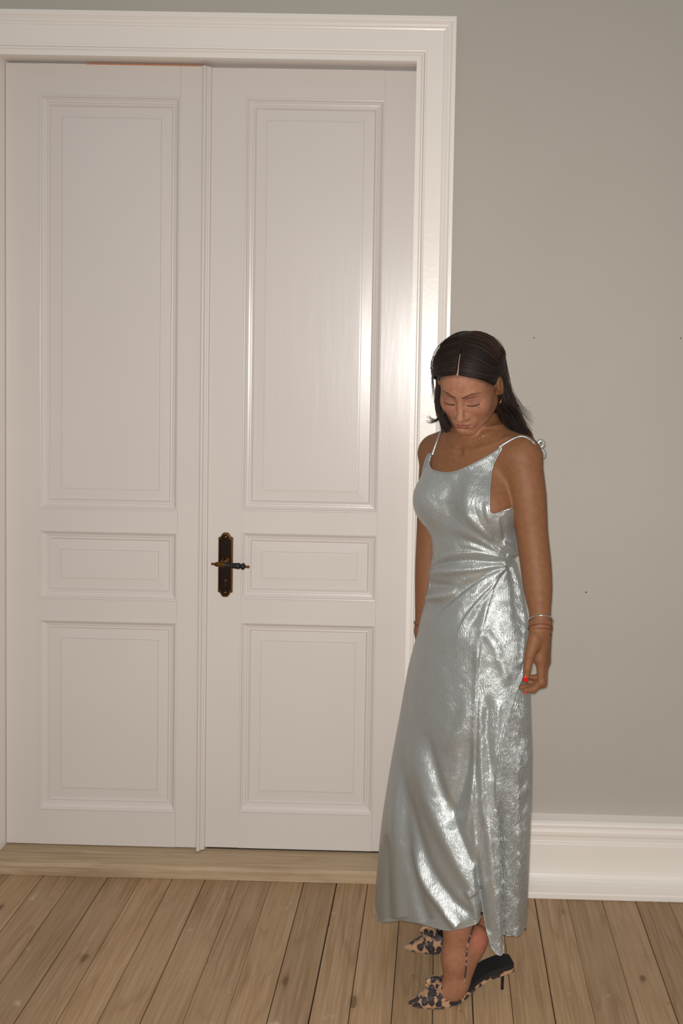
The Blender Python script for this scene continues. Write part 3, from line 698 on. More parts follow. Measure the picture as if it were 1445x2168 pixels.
ht, htz = np.interp(u, kh, PH[:, 0]), np.interp(u, kh, PH[:, 1])
wt = 90+360*u
v = np.linspace(0, 1, NR)[:, None]
zz = ZTOP*(1-v)+htz[None]*v
e2 = np.clip((v-.50)/.50, 0, 1); e2 = e2*e2*(3-2*e2)
th = np.radians(wt[None]*(1-e2)+ht[None]*e2)
cx, cy = axis(zz); ct, st = np.cos(th), np.sin(th)
# march inwards on to the torso
r = np.full(zz.shape, .30); OFF = .0035
NM = int(np.argmax(zz.max(1) < z_of(1235)))+1           # rows of the bodice
rb, cxb, cyb, ctb, stb, zb = r[:NM], cx[:NM], cy[:NM], ct[:NM], st[:NM], zz[:NM]
for _ in range(26): rb = np.maximum(rb-np.clip(torso(cxb+rb*ctb, cyb+rb*stb, zb)-OFF, -.02, .05)*.85, .03)
r[:NM] = rb; r[NM:] = rb[-1]
rs = skirt_r(th, zz)
w_ = np.clip((z_of(1140)-zz)/(z_of(1140)-z_of(1230)), 0, 1); w_ = w_*w_*(3-2*w_)
P0 = np.stack([cx+(r*(1-w_)+rs*w_)*ct, cy+(r*(1-w_)+rs*w_)*st-w_*sk(SHEAR, zz)*rs*ct, zz], -1)
# folds: ridges and grooves drawn along the cloth (photo pixels -> world plane of the dress), metres of relief
px_, py_ = pix(P0)
front = np.clip((-(st-w_*sk(SHEAR, zz)*ct*.6)+.25)/.45, 0, 1)
disp = np.zeros(zz.shape)
def seg_dist(pl):
    pl = smooth_pts(pl, 4*len(pl)); best = np.full(zz.shape, 1e9); side = np.zeros(zz.shape); tpar = np.zeros(zz.shape); n = len(pl)-1
    lo = pl.min(0)-70; hi = pl.max(0)+70
    m = (px_ > lo[0]) & (px_ < hi[0]) & (py_ > lo[1]) & (py_ < hi[1]) & (front > 0)
    X, Y = px_[m], py_[m]; B = np.full(X.shape, 1e9); S = np.zeros(X.shape); T = np.zeros(X.shape)
    for i, (a, b) in enumerate(zip(pl[:-1], pl[1:])):
        ab = b-a; t = np.clip(((X-a[0])*ab[0]+(Y-a[1])*ab[1])/(ab@ab+1e-9), 0, 1)
        dx, dy = X-a[0]-t*ab[0], Y-a[1]-t*ab[1]; d = np.hypot(dx, dy); c = d < B
        B[c] = d[c]; S[c] = (np.sign(ab[0]*dy-ab[1]*dx)*d)[c]; T[c] = ((i+t)/n)[c]
    best[m] = B; side[m] = S; tpar[m] = T
    return best, side, tpar
def fold(pl, width, amp, fade=(.12, .2), w2=None):
    """rounded ridge (amp > 0) or groove (amp < 0), in mm, fading at its ends"""
    global disp
    d, s, t = seg_dist(np.array(pl, float)); wd = width if w2 is None else width*(1-t)+w2*t
    e = np.clip(t/max(fade[0], 1e-3), 0, 1)*np.clip((1-t)/max(fade[1], 1e-3), 0, 1); e = e*e*(3-2*e)
    disp = disp+amp*.001*np.exp(-(d/wd)**2)*e*front
def crease(pl, w_steep, w_soft, amp, fade=(.1, .2), flip=1):
    """asymmetric fold: steep on one side of the line, soft on the other"""
    global disp
    d, s, t = seg_dist(np.array(pl, float)); s = s*flip
    e = np.clip(t/max(fade[0], 1e-3), 0, 1)*np.clip((1-t)/max(fade[1], 1e-3), 0, 1); e = e*e*(3-2*e)
    g = np.where(s > 0, np.exp(-(d/w_steep)**2), np.exp(-(d/w_soft)**2))
    disp = disp+amp*.001*g*e*front
# gathers running out of the knot
fold([(1076, 1180), (1042, 1162), (1000, 1137), (960, 1119), (922, 1108)], 5, 5, (.05, .4), 14)
fold([(1074, 1176), (1045, 1152), (1010, 1125), (975, 1100)], 4, -4.5, (.05, .5), 14)
fold([(1075, 1183), (1040, 1172), (1000, 1157), (960, 1147)], 4, 4.5, (.05, .4), 10)
fold([(1074, 1181), (1045, 1167), (1005, 1149), (970, 1137)], 3, -4, (.05, .4), 8)
crease([(1074, 1189), (1040, 1177), (1000, 1169), (950, 1174), (912, 1192)], 3.5, 12, 4.5, (.05, .02), 1)
fold([(1072, 1190), (1035, 1189), (985, 1186), (940, 1193), (905, 1207)], 5, -5, (.05, .03), 7)
fold([(1072, 1192), (1035, 1200), (985, 1206), (930, 1210), (902, 1208)], 5, 7, (.05, .01), 11)
fold([(1070, 1194), (1035, 1212), (1000, 1222), (960, 1232)], 5, 3.5, (.05, .4), 12)
crease([(1070, 1196), (1030, 1217), (985, 1248), (935, 1288), (905, 1315)], 3, 13, -4.5, (.05, .25), -1)
fold([(1070, 1199), (1035, 1228), (990, 1270), (945, 1320)], 5, 4.5, (.05, .4), 16)
fold([(908, 1238), (935, 1240), (965, 1240)], 9, -7, (.01, .6))
fold([(902, 1264), (930, 1262), (970, 1252)], 9, 10, (.01, .6))
crease([(1072, 1200), (1045, 1238), (1018, 1268), (985, 1310), (955, 1365)], 4, 14, 5, (.05, .4), 1)
fold([(1070, 1202), (1040, 1250), (1008, 1300), (975, 1370)], 4, -4, (.05, .4), 9)
crease([(1067, 1198), (1050, 1225), (1035, 1268), (1022, 1320), (1013, 1372), (1008, 1430)], 4, 9, 4, (.05, .15), -1)
fold([(1082, 1196), (1096, 1235), (1105, 1280), (1109, 1320), (1108, 1370), (1104, 1410)], 4, 5, (.05, .1), 5)
fold([(1078, 1198), (1086, 1240), (1092, 1290), (1094, 1340)], 6, -4, (.05, .3), 9)
fold([(1105, 1290), (1112, 1315), (1108, 1340)], 5, 4, (.2, .2))
# bodice
fold([(1000, 990), (990, 1030), (985, 1065), (992, 1095), (1015, 1122), (1050, 1148)], 13, 6, (.2, .1), 6)
fold([(1030, 1000), (1018, 1040), (1012, 1070), (1025, 1110), (1055, 1145)], 10, -5, (.2, .1), 5)
fold([(1030, 1060), (1030, 1085), (1035, 1110)], 6, 4, (.3, .3))
fold([(950, 1060), (965, 1090), (1000, 1120)], 9, -3, (.3, .3))
fold([(1052, 1095), (1056, 1120), (1060, 1142)], 4, 3, (.3, .3)); fold([(1063, 1092), (1066, 1120), (1068, 1150)], 4, -3, (.3, .3))
fold([(1060, 1152), (1075, 1160), (1088, 1168), (1096, 1165)], 9, 9, (.1, .05)); fold([(1082, 1184), (1092, 1183), (1100, 1182)], 6, -7, (.05, .02))
# skirt
crease([(1013, 1372), (1008, 1450), (1004, 1550), (1001, 1650), (1003, 1740), (1008, 1820), (1011, 1900)], 3, 7, 3.0, (.05, .02), -1)
fold([(1020, 1330), (1042, 1360), (1062, 1410), (1075, 1455)], 12, 5, (.2, .2), 9)
fold([(1035, 1470), (1030, 1540), (1037, 1610), (1040, 1660)], 9, -6, (.2, .3), 6)
fold([(1018, 1470), (1016, 1560), (1020, 1680), (1025, 1760)], 7, 5, (.2, .2), 7)
fold([(1055, 1480), (1052, 1540), (1046, 1620)], 7, 4, (.2, .2))
fold([(995, 1470), (975, 1540), (940, 1600)], 13, 5, (.3, .4), 20)
fold([(998, 1560), (985, 1640), (965, 1710), (955, 1760)], 12, -11, (.25, .3), 17)
fold([(1000, 1640), (994, 1700), (985, 1760)], 7, 4, (.3, .3))
fold([(872, 1540), (890, 1640), (925, 1740), (975, 1840), (1008, 1895)], 19, 7, (.25, .05), 14)
fold([(900, 1540), (925, 1650), (965, 1750), (1003, 1840)], 11, -6, (.25, .1), 9)
fold([(855, 1640), (875, 1740), (910, 1840), (960, 1910), (1000, 1940)], 12, -7, (.25, .08), 10)
fold([(870, 1780), (895, 1860), (935, 1920), (965, 1962)], 10, 8, (.3, .02), 9)
fold([(848, 1560), (850, 1660), (862, 1780), (880, 1880), (905, 1955)], 11, -6, (.2, .02), 12)
fold([(835, 1620), (836, 1720), (838, 1830), (846, 1945)], 11, 6, (.3, .02), 14)
fold([(818, 1760), (818, 1850), (822, 1950)], 8, -6, (.3, .02), 9)
fold([(985, 1880), (1000, 1910), (1012, 1945)], 7, 5, (.2, .02))
# slit and the folds of the hanging corner
fold([(1007, 1790), (1011, 1860), (1019, 1910), (1022, 1975)], 5, -16, (.35, .0), 10)
fold([(1030, 1700), (1036, 1800), (1046, 1900), (1053, 2020)], 8, 9, (.3, .0), 13)
crease([(1056, 1690), (1061, 1780), (1064, 1880), (1066, 2000)], 3, 8, -15, (.25, .0), 1)
fold([(1090, 1560), (1092, 1700), (1095, 1850), (1090, 1980)], 11, 6, (.2, .0), 13)
# edge of the wrapped-over panel
d_, s_, t_ = seg_dist(np.array([(1112, 1392), (1104, 1425), (1090, 1458), (1072, 1520), (1060, 1565), (1051, 1620), (1047, 1675), (1052, 1725)], float))
e_ = np.clip(t_/.04, 0, 1)*np.clip((1-t_)/.15, 0, 1)
disp = disp+.0060*np.clip(.5-s_/2.2, 0, 1)*np.exp(-np.maximum(-s_, 0)/38)*e_*front
disp = disp+.0025*np.exp(-(d_/2.4)**2)*e_*front
rng = np.random.default_rng(3)
lim = np.clip((z_of(1100)-zz)/.10, 0, 1)*.013+np.clip((z_of(1500)-zz)/.2, 0, 1)*.05; disp = np.maximum(disp, -.0015-lim)
P1 = P0.copy(); P1[..., 0] += disp*(ct-.30*w_); P1[..., 1] += disp*(st-.25*w_)
crk = .42+.25*np.clip((px_-930)/80, 0, 1)*front+1.1*(np.clip((px_-1040-(1720-py_).clip(0, 400)*.10)/14, 0, 1)*np.clip((py_-1430)/60, 0, 1))*front
ii, jj = np.meshgrid(np.arange(NR-1), np.arange(NC-1), indexing='ij')
Qd = np.stack([ii*NC+jj, (ii+1)*NC+jj, (ii+1)*NC+jj+1, ii*NC+jj+1], -1).reshape(-1, 4)
# cut the neckline and the armholes out of the sheet
def inside(poly, X, Y):
    r_ = np.zeros(X.shape, bool)
    for (x0, y0), (x1, y1) in zip(poly, poly[1:]+poly[:1]):
        if y0 == y1: continue
        c_ = (y0 > Y) != (y1 > Y); r_ ^= c_ & (X < (x1-x0)*(Y-y0)/(y1-y0)+x0)
    return r_
TS = [tuple(p) for p in TOP]
thd = np.degrees(th); NRT = int(NR*.30)
thc, zc_ = (thd[:-1, :-1]+thd[1:, 1:])/2, (zz[:-1, :-1]+zz[1:, 1:])/2
keep = np.ones((NR-1, NC-1), bool); keep[:NRT] = inside(TS+[(451, -1.), (89, -1.)], thc[:NRT], zc_[:NRT])
Qd = Qd[keep.ravel()]
dress = child(np_obj('dress', P1.reshape(-1, 3), Qd, M_SATIN, attrs={'crinkle': crk.ravel()}))
dress['label'] = 'pale silver satin slip dress gathered at the waist'
def dpart(name, V, Qx, mat, attrs=None):
    o = np_obj(name, V, Qx, mat, dress, attrs=attrs or {'crinkle': np.full(len(V), .2)}); return o
def on_dress(t_, z_):
    t_ = math.radians(t_); c_ = [float(q) for q in axis(np.array(z_))]; r_ = .30
    for _ in range(40): r_ -= (float(torso(np.array(c_[0]+r_*math.cos(t_)), np.array(c_[1]+r_*math.sin(t_)), np.array(z_)))-.0042)*.85
    return (c_[0]+r_*math.cos(t_), c_[1]+r_*math.sin(t_), z_)
edge = np.array([on_dress(*p) for p in TOP]); edge = np.concatenate([smooth_pts(edge[:9], 90), smooth_pts(edge[8:19], 110)[1:], smooth_pts(edge[18:], 160)[1:]])
dpart('neckline_binding', *tubes([(edge, .0023)], 8), M_SATIN)
dpart('hem_edge', *tubes([(P1[-1], .0011)], 5), M_SATIN)
# straps
def skin_sdf(X, Y, Z): return np.minimum(smin(torso(X, Y, Z), smin(chain(X, Y, Z, AL), chain(X, Y, Z, AR), 0), .022), 1)
def on_skin(p, off=.002):
    p = np.array(p, float)
    for _ in range(20):
        e = 1e-3; g = np.array([float(skin_sdf(*(p+np.eye(3)[i]*e)))-float(skin_sdf(*(p-np.eye(3)[i]*e))) for i in range(3)]); g /= np.linalg.norm(g)+1e-9
        p = p-g*(float(skin_sdf(*p))-off)
    return p
sl_px = [(1057, 947, None), (1070, 938, None), (1086, 929, None), (1100, 924, None), (1112, 925.5, None), (1122, 931.5, None), (1131, 940, None)]
pl = [hit(a, b, skin_sdf, .0025) for a, b, _ in sl_px]
pl += [on_skin(at(1140, 950, -.45))]
pr = [hit(a, b, skin_sdf, .0025) for a, b in ((915, 962), (921, 944), (928, 925), (934, 912))]+[on_skin(at(938, 908, -.30)), on_skin(at(945, 930, -.26))]
for P in (pl, pr):
    C_ = smooth_pts(P, 40); dpart('strap', *tubes([(C_, np.interp(np.linspace(0, 1, 40), [0, .12, .3, 1], [.0042, .0030, .0024, .0024]))], 8), M_SATIN)
# little bow where the strap ties behind the shoulder
bk = at(1141, 953, -.43)
bow = []
for pts in ([(0, 0), (-2, -12), (5, -18), (9, -8), (1, 0)], [(0, 0), (9, 5), (12, 12), (8, 18), (2, 12), (0, 2)], [(0, 0), (-3, 8), (2, 16), (6, 22)], [(0, 0), (6, 8), (9, 20)]):
    bow.append((smooth_pts([at(1141+a, 950+b, -.47+.002*i) for i, (a, b) in enumerate(pts)], 24), .0042))
dpart('bow', *tubes(bow, 8, (.45, 1)), M_SATIN)
kn = bmesh.new(); bmesh.ops.create_icosphere(kn, subdivisions=3, radius=1)
for v_ in kn.verts:
    c = v_.co.copy(); rr_ = 1+.18*math.sin(7*math.atan2(c.z, c.x)+3*c.y); v_.co = Vector((c.x*.010*rr_, c.y*.007, c.z*.008*rr_))
me = bpy.data.meshes.new('waist_knot'); kn.to_mesh(me); kn.free()
ko = link('waist_knot', me, M_SATIN, dress, True); ko.location = hit(1077, 1186, lambda X, Y, Z: skirt_sdf(X, Y, Z))+np.array([0, .004, 0])

# ---------------------------------------------------------------- hair
def mat_hair():
    m, nt, b = new_mat('dark_brown_hair'); a = node(nt, 'ShaderNodeAttribute', attribute_name='Col'); g = node(nt, 'ShaderNodeNewGeometry')
    n1 = node(nt, 'ShaderNodeTexNoise', {'Vector': g.outputs['Position'], 'Scale': 220, 'Detail': 3})
    nt.links.new(mixc(nt, n1.outputs[0], a.outputs['Color'], lin(14, 10, 9)), b.inputs['Base Color']); b.inputs['Roughness'].default_value = .55; b.inputs['Specular IOR Level'].default_value = .16
    bump(nt, b, n1.outputs[0], .4, .001)
    return m
M_HAIR = mat_hair()
CRC, CRR = np.array([0, -.012, .030]), np.array([.0745, .0955, .0840])
def build_hair():
    R = np.random.default_rng(7)
    # cap close to the skull, open at the face and parted in the middle
    h = .0020; lo, hi = np.array([-.105, -.135, -.11]), np.array([.105, .105, .14]); A, n = axes(lo, hi, h)
    x, y, z = A[0][:, None, None], A[1][None, :, None], A[2][None, None, :]; ax = np.abs(x)
    d = ell(x, y, z, CRC+np.array([0, -.002, .002]), CRR+np.array([.0055, .007, .0060]))
    d = smin(d, ell(x, y, z, (0, -.060, -.035), (.062, .045, .060)), .03)
    g_ = hairline(z, ax)
    d = smax(d, (y-g_)*.8, .010)
    d = smax(d, -ell(x, y, z, (.088, .004, -.016), (.020, .020, .034)), .006)
    d = d+.009*np.exp(-((x-.03*(y-.06))/.0021)**2)*np.clip((y+.0)/.03, 0, 1)*np.clip((z-.03)/.03, 0, 1)
    V, Q = nets(np.broadcast_to(d, tuple(n)).astype(np.float32), lo, h)
    Vc = hw(V); cc = np.tile(np.array(lin(40, 29, 24)[:3]), (len(V), 1))
    paths, cols = [], []
    def skull(dirv, off): dv = dirv/np.linalg.norm(dirv, axis=-1, keepdims=True); return CRC+dv*(CRR+off)
    def strand(s, uu, e_dir, off, tail, rad, col, n1_=16, n2_=16):
        al = math.radians(33+uu*117); a0 = np.array([s*.035, math.cos(al), math.sin(al)]); e = np.array(e_dir, float); e /= np.linalg.norm(e)
        m_ = np.array([s*.80, .56-1.1*uu, .26+.20*uu]); t = np.linspace(0, 1, n1_)[:, None]
        D = smooth_pts([a0, unit(a0*.55+m_*.6), unit(m_), unit(unit(m_)*.5+e*.6), e], n1_)
        S = hw(skull(D, off*np.clip(.42+t*1.2, 0, 1)))
        T = smooth_pts(np.array([S[-2], S[-1]]+list(tail)), n2_)[3:]
        P = np.concatenate([S, T]); m = len(P)
        P = P+np.cumsum(R.normal(0, .00022, P.shape), 0)*np.linspace(0, 1, m)[:, None]
        q = np.linspace(0, 1, m); paths.append((P, rad*np.interp(q, [0, .1, .75, 1], [.5, 1, .9, .15]))); cols.append(col)
    dark, mid, warm = np.array(lin(36, 26, 22)[:3]), np.array(lin(52, 36, 29)[:3]), np.array(lin(96, 70, 52)[:3])
    # her left side (towards the room): swept behind the ear and the shoulder
    for i in range(900):
        w_ = R.random(); uu = np.clip(w_*1.0-.05+R.normal(0, .10), 0, 1)
        e = (.90-.25*w_, -.30-.55*w_, -.12-.10*R.random())
        ex = np.interp(w_, [0, .5, 1], [1066, 1096, 1122])+R.normal(0, 4); ey = np.interp(w_, [0, .5, 1], [902, 917, 926])+R.normal(0, 5)
        Ye = -.415+.09*R.random(); mx = np.interp(w_, [0, .5, 1], [1051, 1070, 1086])+R.normal(0, 3)
        tail = [at(mx-6, 845+R.normal(0, 5), Ye-.02), at(mx+8, 876, Ye), at(ex, ey, Ye+.01)]
        if R.random() < .25: tail.append(at(ex+R.normal(2, 3), ey+R.uniform(2, 9), Ye+.01))
        c = dark*(.8+.5*R.random())
        if w_ > .8 and R.random() < .4: c = warm*(.7+.5*R.random())
        elif R.random() < .3: c = mid*(.8+.5*R.random())
        strand(1, uu, e, .009+.005*R.random(), tail, .0016+.0012*R.random(), c)
    # her right side (towards the door): hangs beside the cheek
    for i in range(620):
        w_ = R.random(); uu = np.clip(w_*.8+R.normal(0, .1), 0, 1)
        e = (-.97, .10-.75*w_, -.22-.1*R.random())
        ex = 937+18*R.random()*w_+R.normal(0, 3); ey = 898+R.normal(0, 5); Ye = -.45+.09*w_
        tail = [at(928+14*w_+R.normal(0, 2), 868, Ye), at(ex+2, ey, Ye)]
        if R.random() < .4: tail.append(at(ex+R.normal(3, 4), ey+8, Ye))
        strand(-1, uu, e, .0085+.0045*R.random(), tail, .0015+.001*R.random(), (dark if R.random() < .7 else mid)*(.8+.5*R.random()))
    # ends that flick outwards against the door frame
    for k in range(9):
        Ye = -.42+.004*k
        tail = [at(922+R.normal(0, 1.5), 850, Ye), at(930+R.normal(0, 1.5), 872, Ye), at(926+R.normal(0, 2), 889+R.normal(0, 2), Ye), at(914+R.normal(0, 2), 893+R.normal(0, 5), Ye), at(905+R.normal(0, 3), 888+R.normal(0, 6), Ye)]
        strand(-1, .3, (-.97, .0, -.25), .014, tail, .0014, dark)
    # back of the head
    for k in range(160):
        b_ = R.random(); tail = [at(990+70*b_, 870, -.34), at(985+85*b_+R.normal(0, 3), 905+R.normal(0, 6), -.33), at(985+90*b_, 928+R.normal(0, 5), -.325)]
        strand(1 if b_ > .45 else -1, .75+.25*R.random(), ((b_-.4)*1.1, -.9, -.2), .012+.005*R.random(), tail, .0026, dark*(.8+.4*R.random()))
    # fly-aways
    for k in range(46):
        s = 1 if R.random() < .7 else -1
        if s > 0:
            w_ = R.random(); tail = [at(1074+R.normal(0, 4), 815, -.40), at(1090+8*w_+R.normal(0, 4), 855+R.normal(0, 5), -.40), at(1118+12*w_+R.normal(0, 4), 900+R.normal(0, 12), -.39)]
            strand(1, .4+.6*R.random(), (.75, -.6, .05), .017+.006*R.random(), tail, .0005, warm*.6)
        else:
            tail = [at(915+R.normal(0, 3), 815+R.normal(0, 5), -.44), at(919+R.normal(0, 4), 850+R.normal(0, 8), -.44)]
            strand(-1, R.random()*.6, (-.97, .1, .05), .015+.006*R.random(), tail, .00045, dark)
    Vt, Qt = tubes(paths, 5); ct_ = np.concatenate([np.tile(c, (len(p[0])*5, 1)) for c, p in zip(cols, paths)])
    return np.concatenate([Vc, Vt]), np.concatenate([Q, Qt+len(Vc)]), np.concatenate([cc, ct_])
Vh, Qh, Ch = build_hair()
hair = child(np_obj('hair', Vh, Qh, M_HAIR, col=Ch)); hair['label'] = 'long dark brown hair with a middle part'
# lashes
lash = []
Rl = np.random.default_rng(2)
hd = lambda p: float(head(*[np.array(c) for c in p]))
for sx in (-1, 1):
    for t in np.linspace(-.86, .86, 26):
        zl = (-.0074-.0030*(1-t*t))/ZW; x0 = sx*(.0305+.0155*t); yy = .12
        for _ in range(60): yy -= max(hd((x0, yy, zl)), 1e-4)*.8
        p0 = np.array([x0, yy-.0003, zl]); ln = .0052+.002*(t+1)/2
        p1 = p0+np.array([sx*.0020*t, .0035, -.0045]); p2 = p0+np.array([sx*.0034*t, ln, -.0046])
        lash.append((hw(smooth_pts([p0, p1, p2], 6)), np.linspace(.0010, .0003, 6)))
def on_face(x0, z0, off):
    yy = np.full(len(x0), .125)
    for _ in range(60): yy = yy-np.maximum(head(x0, yy, z0)-off, 5e-5)*.8
    return np.stack([x0, yy, z0], -1)
for sx in (-1, 1):
    t = Rl.uniform(0, 1, 110); bw = np.interp(t, [0, .15, .6, 1], [.0022, .0028, .0020, .0005])
    x0 = .010+.038*t; z0 = .0185+.0085*np.sin(t*2.2)-.008*np.maximum(t-.5, 0)+Rl.uniform(-1, 1, 110)*bw
    A_ = on_face(sx*x0, z0, .0002); B_ = on_face(sx*(x0+.0040), z0+.0022*(1-1.6*t), .0006)
    Vl, Ql = tubes([(hw(np.array([a, (a+b)/2, b])), np.array([.00045, .0004, .00015])) for a, b in zip(A_, B_)], 4)
    child(np_obj('eyebrow', Vl, Ql, M_HAIR, col=np.tile(np.array(lin(44, 29, 23)[:3]), (len(Vl), 1))))
for part in (lash[:26], lash[26:]):
    part = part+[(np.array([p[0][0] for p in part]), .0015)]
    Vl, Ql = tubes(part, 4); child(np_obj('eyelashes', Vl, Ql, M_HAIR, col=np.tile(np.array(lin(14, 10, 9)[:3]), (len(Vl), 1))))

# ---------------------------------------------------------------- shoes
def mat_leopard():
    m, nt, b = new_mat('leopard_print'); tc = node(nt, 'ShaderNodeTexCoord')
    n0 = node(nt, 'ShaderNodeTexNoise', {'Vector': tc.outputs['Object'], 'Scale': 70, 'Detail': 2})
    wv = node(nt, 'ShaderNodeVectorMath', {0: n0.outputs['Color'], 1: (.012, .012, .012)}, operation='MULTIPLY')
    p = node(nt, 'ShaderNodeVectorMath', {0: tc.outputs['Object'], 1: wv.outputs[0]}, operation='ADD')
    vo = node(nt, 'ShaderNodeTexVoronoi', {'Vector': p.outputs[0], 'Scale': 58.0, 'Randomness': .85})
    n1 = node(nt, 'ShaderNodeTexNoise', {'Vector': tc.outputs['Object'], 'Scale': 130, 'Detail': 2})
    d = node(nt, 'ShaderNodeMath', {0: n1.outputs[0], 1: .22, 2: vo.outputs['Distance']}, operation='MULTIPLY_ADD')
    c = ramp(nt, d.outputs[0], [(.16, lin(92, 62, 52)), (.30, lin(40, 27, 27)), (.50, lin(26, 20, 21)), (.62, lin(30, 22, 22)), (.66, lin(150, 113, 82)), (.84, lin(170, 133, 100))])
    nt.links.new(c, b.inputs['Base Color']); b.inputs['Roughness'].default_value = .6; b.inputs['Sheen Weight'].default_value = .2
    return m
M_LEO = mat_leopard()
M_INSOLE = mat_plain('black_insole', lin(22, 20, 20), .75, 0, (300, .4, .0006))
U_ = [0, .012, .03, .05, .075, .095, .118, .14, .165, .20, .235, .262, .270]
W_ = [.0015, .009, .018, .0255, .0325, .0355, .0350, .0315, .0270, .0250, .0265, .0240, .0170]
Z_ = [.003, .001, .0, .0, .0, .0, .004, .0125, .028, .0455, .0525, .0530, .0530]
H_ = [.004, .011, .020, .030, .043, .052, .056, .054, .050, .04, .04, .04, .04]
def make_shoe(label, toe, ang, cols_leg):
    root = empty('high_heel_shoe', (0, 0, 0)); root.parent = woman
    a = np.array([math.cos(ang), math.sin(ang), 0]); b = np.array([-a[1], a[0], 0]); toe = np.array([toe[0], toe[1], .0005]); up = np.array([0, 0, 1.])
    root.matrix_parent_inverse = Matrix.Translation(-woman.location)
    L = lambda u_, y_, z_: toe+np.asarray(u_)[..., None]*a+np.asarray(y_)[..., None]*b+np.asarray(z_)[..., None]*up
    f = lambda arr, u_: np.interp(u_, U_, arr)
    def fs(arr, u_):                                        # smoothed profile
        return sum(np.interp(np.clip(u_+o, 0, .27), U_, arr) for o in (-.008, -.004, 0, .004, .008))/5 if arr is not W_ else (np.interp(u_, U_, W_)+np.interp(np.clip(u_+.004, 0, .27), U_, W_)+np.interp(np.clip(u_-.004, 0, .27), U_, W_))/3
    be = np.linspace(0, math.pi, 41)[None]; t = np.linspace(0, 1, 60)[:, None]
    top = np.abs(np.sin(be))
    uend = .190-.108*np.clip(top, 0, 1)**.50
    u_ = t*uend
    w_, z0, hh = fs(W_, u_), fs(Z_, u_), fs(H_, u_)
    c, s = np.cos(be), np.sin(be)
    Yv = w_*np.sign(c)*np.abs(c)**.75; Zv = z0+.002+hh*np.abs(s)**.9
    V = L(u_, Yv, Zv).reshape(-1, 3)
    i, j = np.meshgrid(np.arange(59), np.arange(40), indexing='ij'); Qs = np.stack([i*41+j, i*41+j+1, (i+1)*41+j+1, (i+1)*41+j], -1).reshape(-1, 4)
    up_ = np_obj('upper', V, Qs, M_LEO, root)
    md = up_.modifiers.new('thickness', 'SOLIDIFY'); md.thickness = .0016; md.offset = -1
    # binding along the throat
    np_obj('throat_binding', *tubes([(L(u_[-1], Yv[-1], Zv[-1]), .0011)]), M_LEO, root)
    def slab(name, u0, u1, dz0, dz1, k, mat, n=60):
        uu = np.linspace(u0, u1, n); w = fs(W_, uu)*k; z0 = fs(Z_, uu); pts = []
        for q, (yy, dz) in enumerate(((-1, dz0), (-1, dz1), (-.5, dz1+.0006), (0, dz1+.0004), (.5, dz1+.0006), (1, dz1), (1, dz0))): pts.append(L(uu, yy*w, z0+dz))
        P = np.stack(pts, 1); m = P.shape[1]; V = P.reshape(-1, 3)
        i, j = np.meshgrid(np.arange(n-1), np.arange(m), indexing='ij'); Qq = np.stack([i*m+j, i*m+(j+1) % m, (i+1)*m+(j+1) % m, (i+1)*m+j], -1).reshape(-1, 4)
        caps = np.array([[0, 1, 5, 6], [1, 2, 4, 5], [(n-1)*m+6, (n-1)*m+5, (n-1)*m+1, (n-1)*m], [(n-1)*m+5, (n-1)*m+4, (n-1)*m+2, (n-1)*m+1]])
        o = np_obj(name, V, np.concatenate([Qq, caps]), mat, root); o.data.set_sharp_from_angle(angle=math.radians(40)); return o
    slab('sole', .002, .2695, .0, .0030, .97, M_LEO)
    slab('shank', .110, .270, .0028, .0105, 1.0, M_LEO)
    slab('insole', .085, .2690, .0100, .0215, .96, M_INSOLE)
    hp_ = L(np.array([.246]), np.array([0.]), np.array([0.]))[0]
    fr = Matrix.Translation(Vector(hp_)) @ Matrix.Rotation(-math.pi/2, 4, 'Y')
    o = lathe('heel', [(.0, .0040), (.004, .0042), (.006, .0037), (.030, .0040), (.044, .0055), (.050, .009), (.0535, .013)], M_BLACK, fr, 20, root)
    # bow knot on the vamp
    bm = bmesh.new(); bmesh.ops.create_icosphere(bm, subdivisions=4, radius=1)
    P = np.array([v.co[:] for v in bm.verts]); out = []
    rr = 1+.10*np.sin(9*P[:, 0]+2*P[:, 2])+.07*np.sin(14*P[:, 2]+5*P[:, 1])
    lob = 1-.42*np.exp(-(P[:, 1]/.22)**2)
    Pn = np.stack([.064+.021*P[:, 0]*rr*lob, .030*P[:, 1]*rr, .0470+.0135*P[:, 2]*rr*lob-.010*np.abs(P[:, 1])], 1)
    for v, c_ in zip(bm.verts, L(Pn[:, 0], Pn[:, 1], Pn[:, 2])): v.co = c_
    me = bpy.data.meshes.new('bow'); bm.to_mesh(me); bm.free(); link('bow', me, M_LEO, root, True)
    bm = bmesh.new(); bmesh.ops.create_icosphere(bm, subdivisions=3, radius=1)
    P = np.array([v.co[:] for v in bm.verts])
    for v, c_ in zip(bm.verts, L(.0640+.0235*P[:, 0], .0070*P[:, 1], .0485+.0150*P[:, 2])): v.co = c_
    me = bpy.data.meshes.new('bow_band'); bm.to_mesh(me); bm.free(); link('bow_band', me, M_LEO, root, True)
    root['label'] = label
    return root, L
ANG = math.atan2(.069, .236)
sh1, L1 = make_shoe('leopard print slingback shoe in front, her heel lifted out of it', (-.0525, -.5540), ANG, None)
sh2, L2 = make_shoe('leopard print slingback shoe behind', (-.0715, -.3430), ANG*.6, None)
strap_p = [L1(np.array(.135), np.array(-.034), np.array(.022)), L1(np.array(.132), np.array(-.036), np.array(.040)), hit(983, 2074, legs, .004), hit(986, 2050, legs, .002), hit(987, 2025, legs, .0015), hit(990, 2000, legs, .0015), hit(994, 1985, legs, .0015), hit(999, 1970, legs, .0015), hit(1005, 1955, legs, .0015)]
np_obj('slingback_strap', *tubes([(smooth_pts(strap_p, 50), .0036)], 8, (1, .6)), M_LEO, sh1)
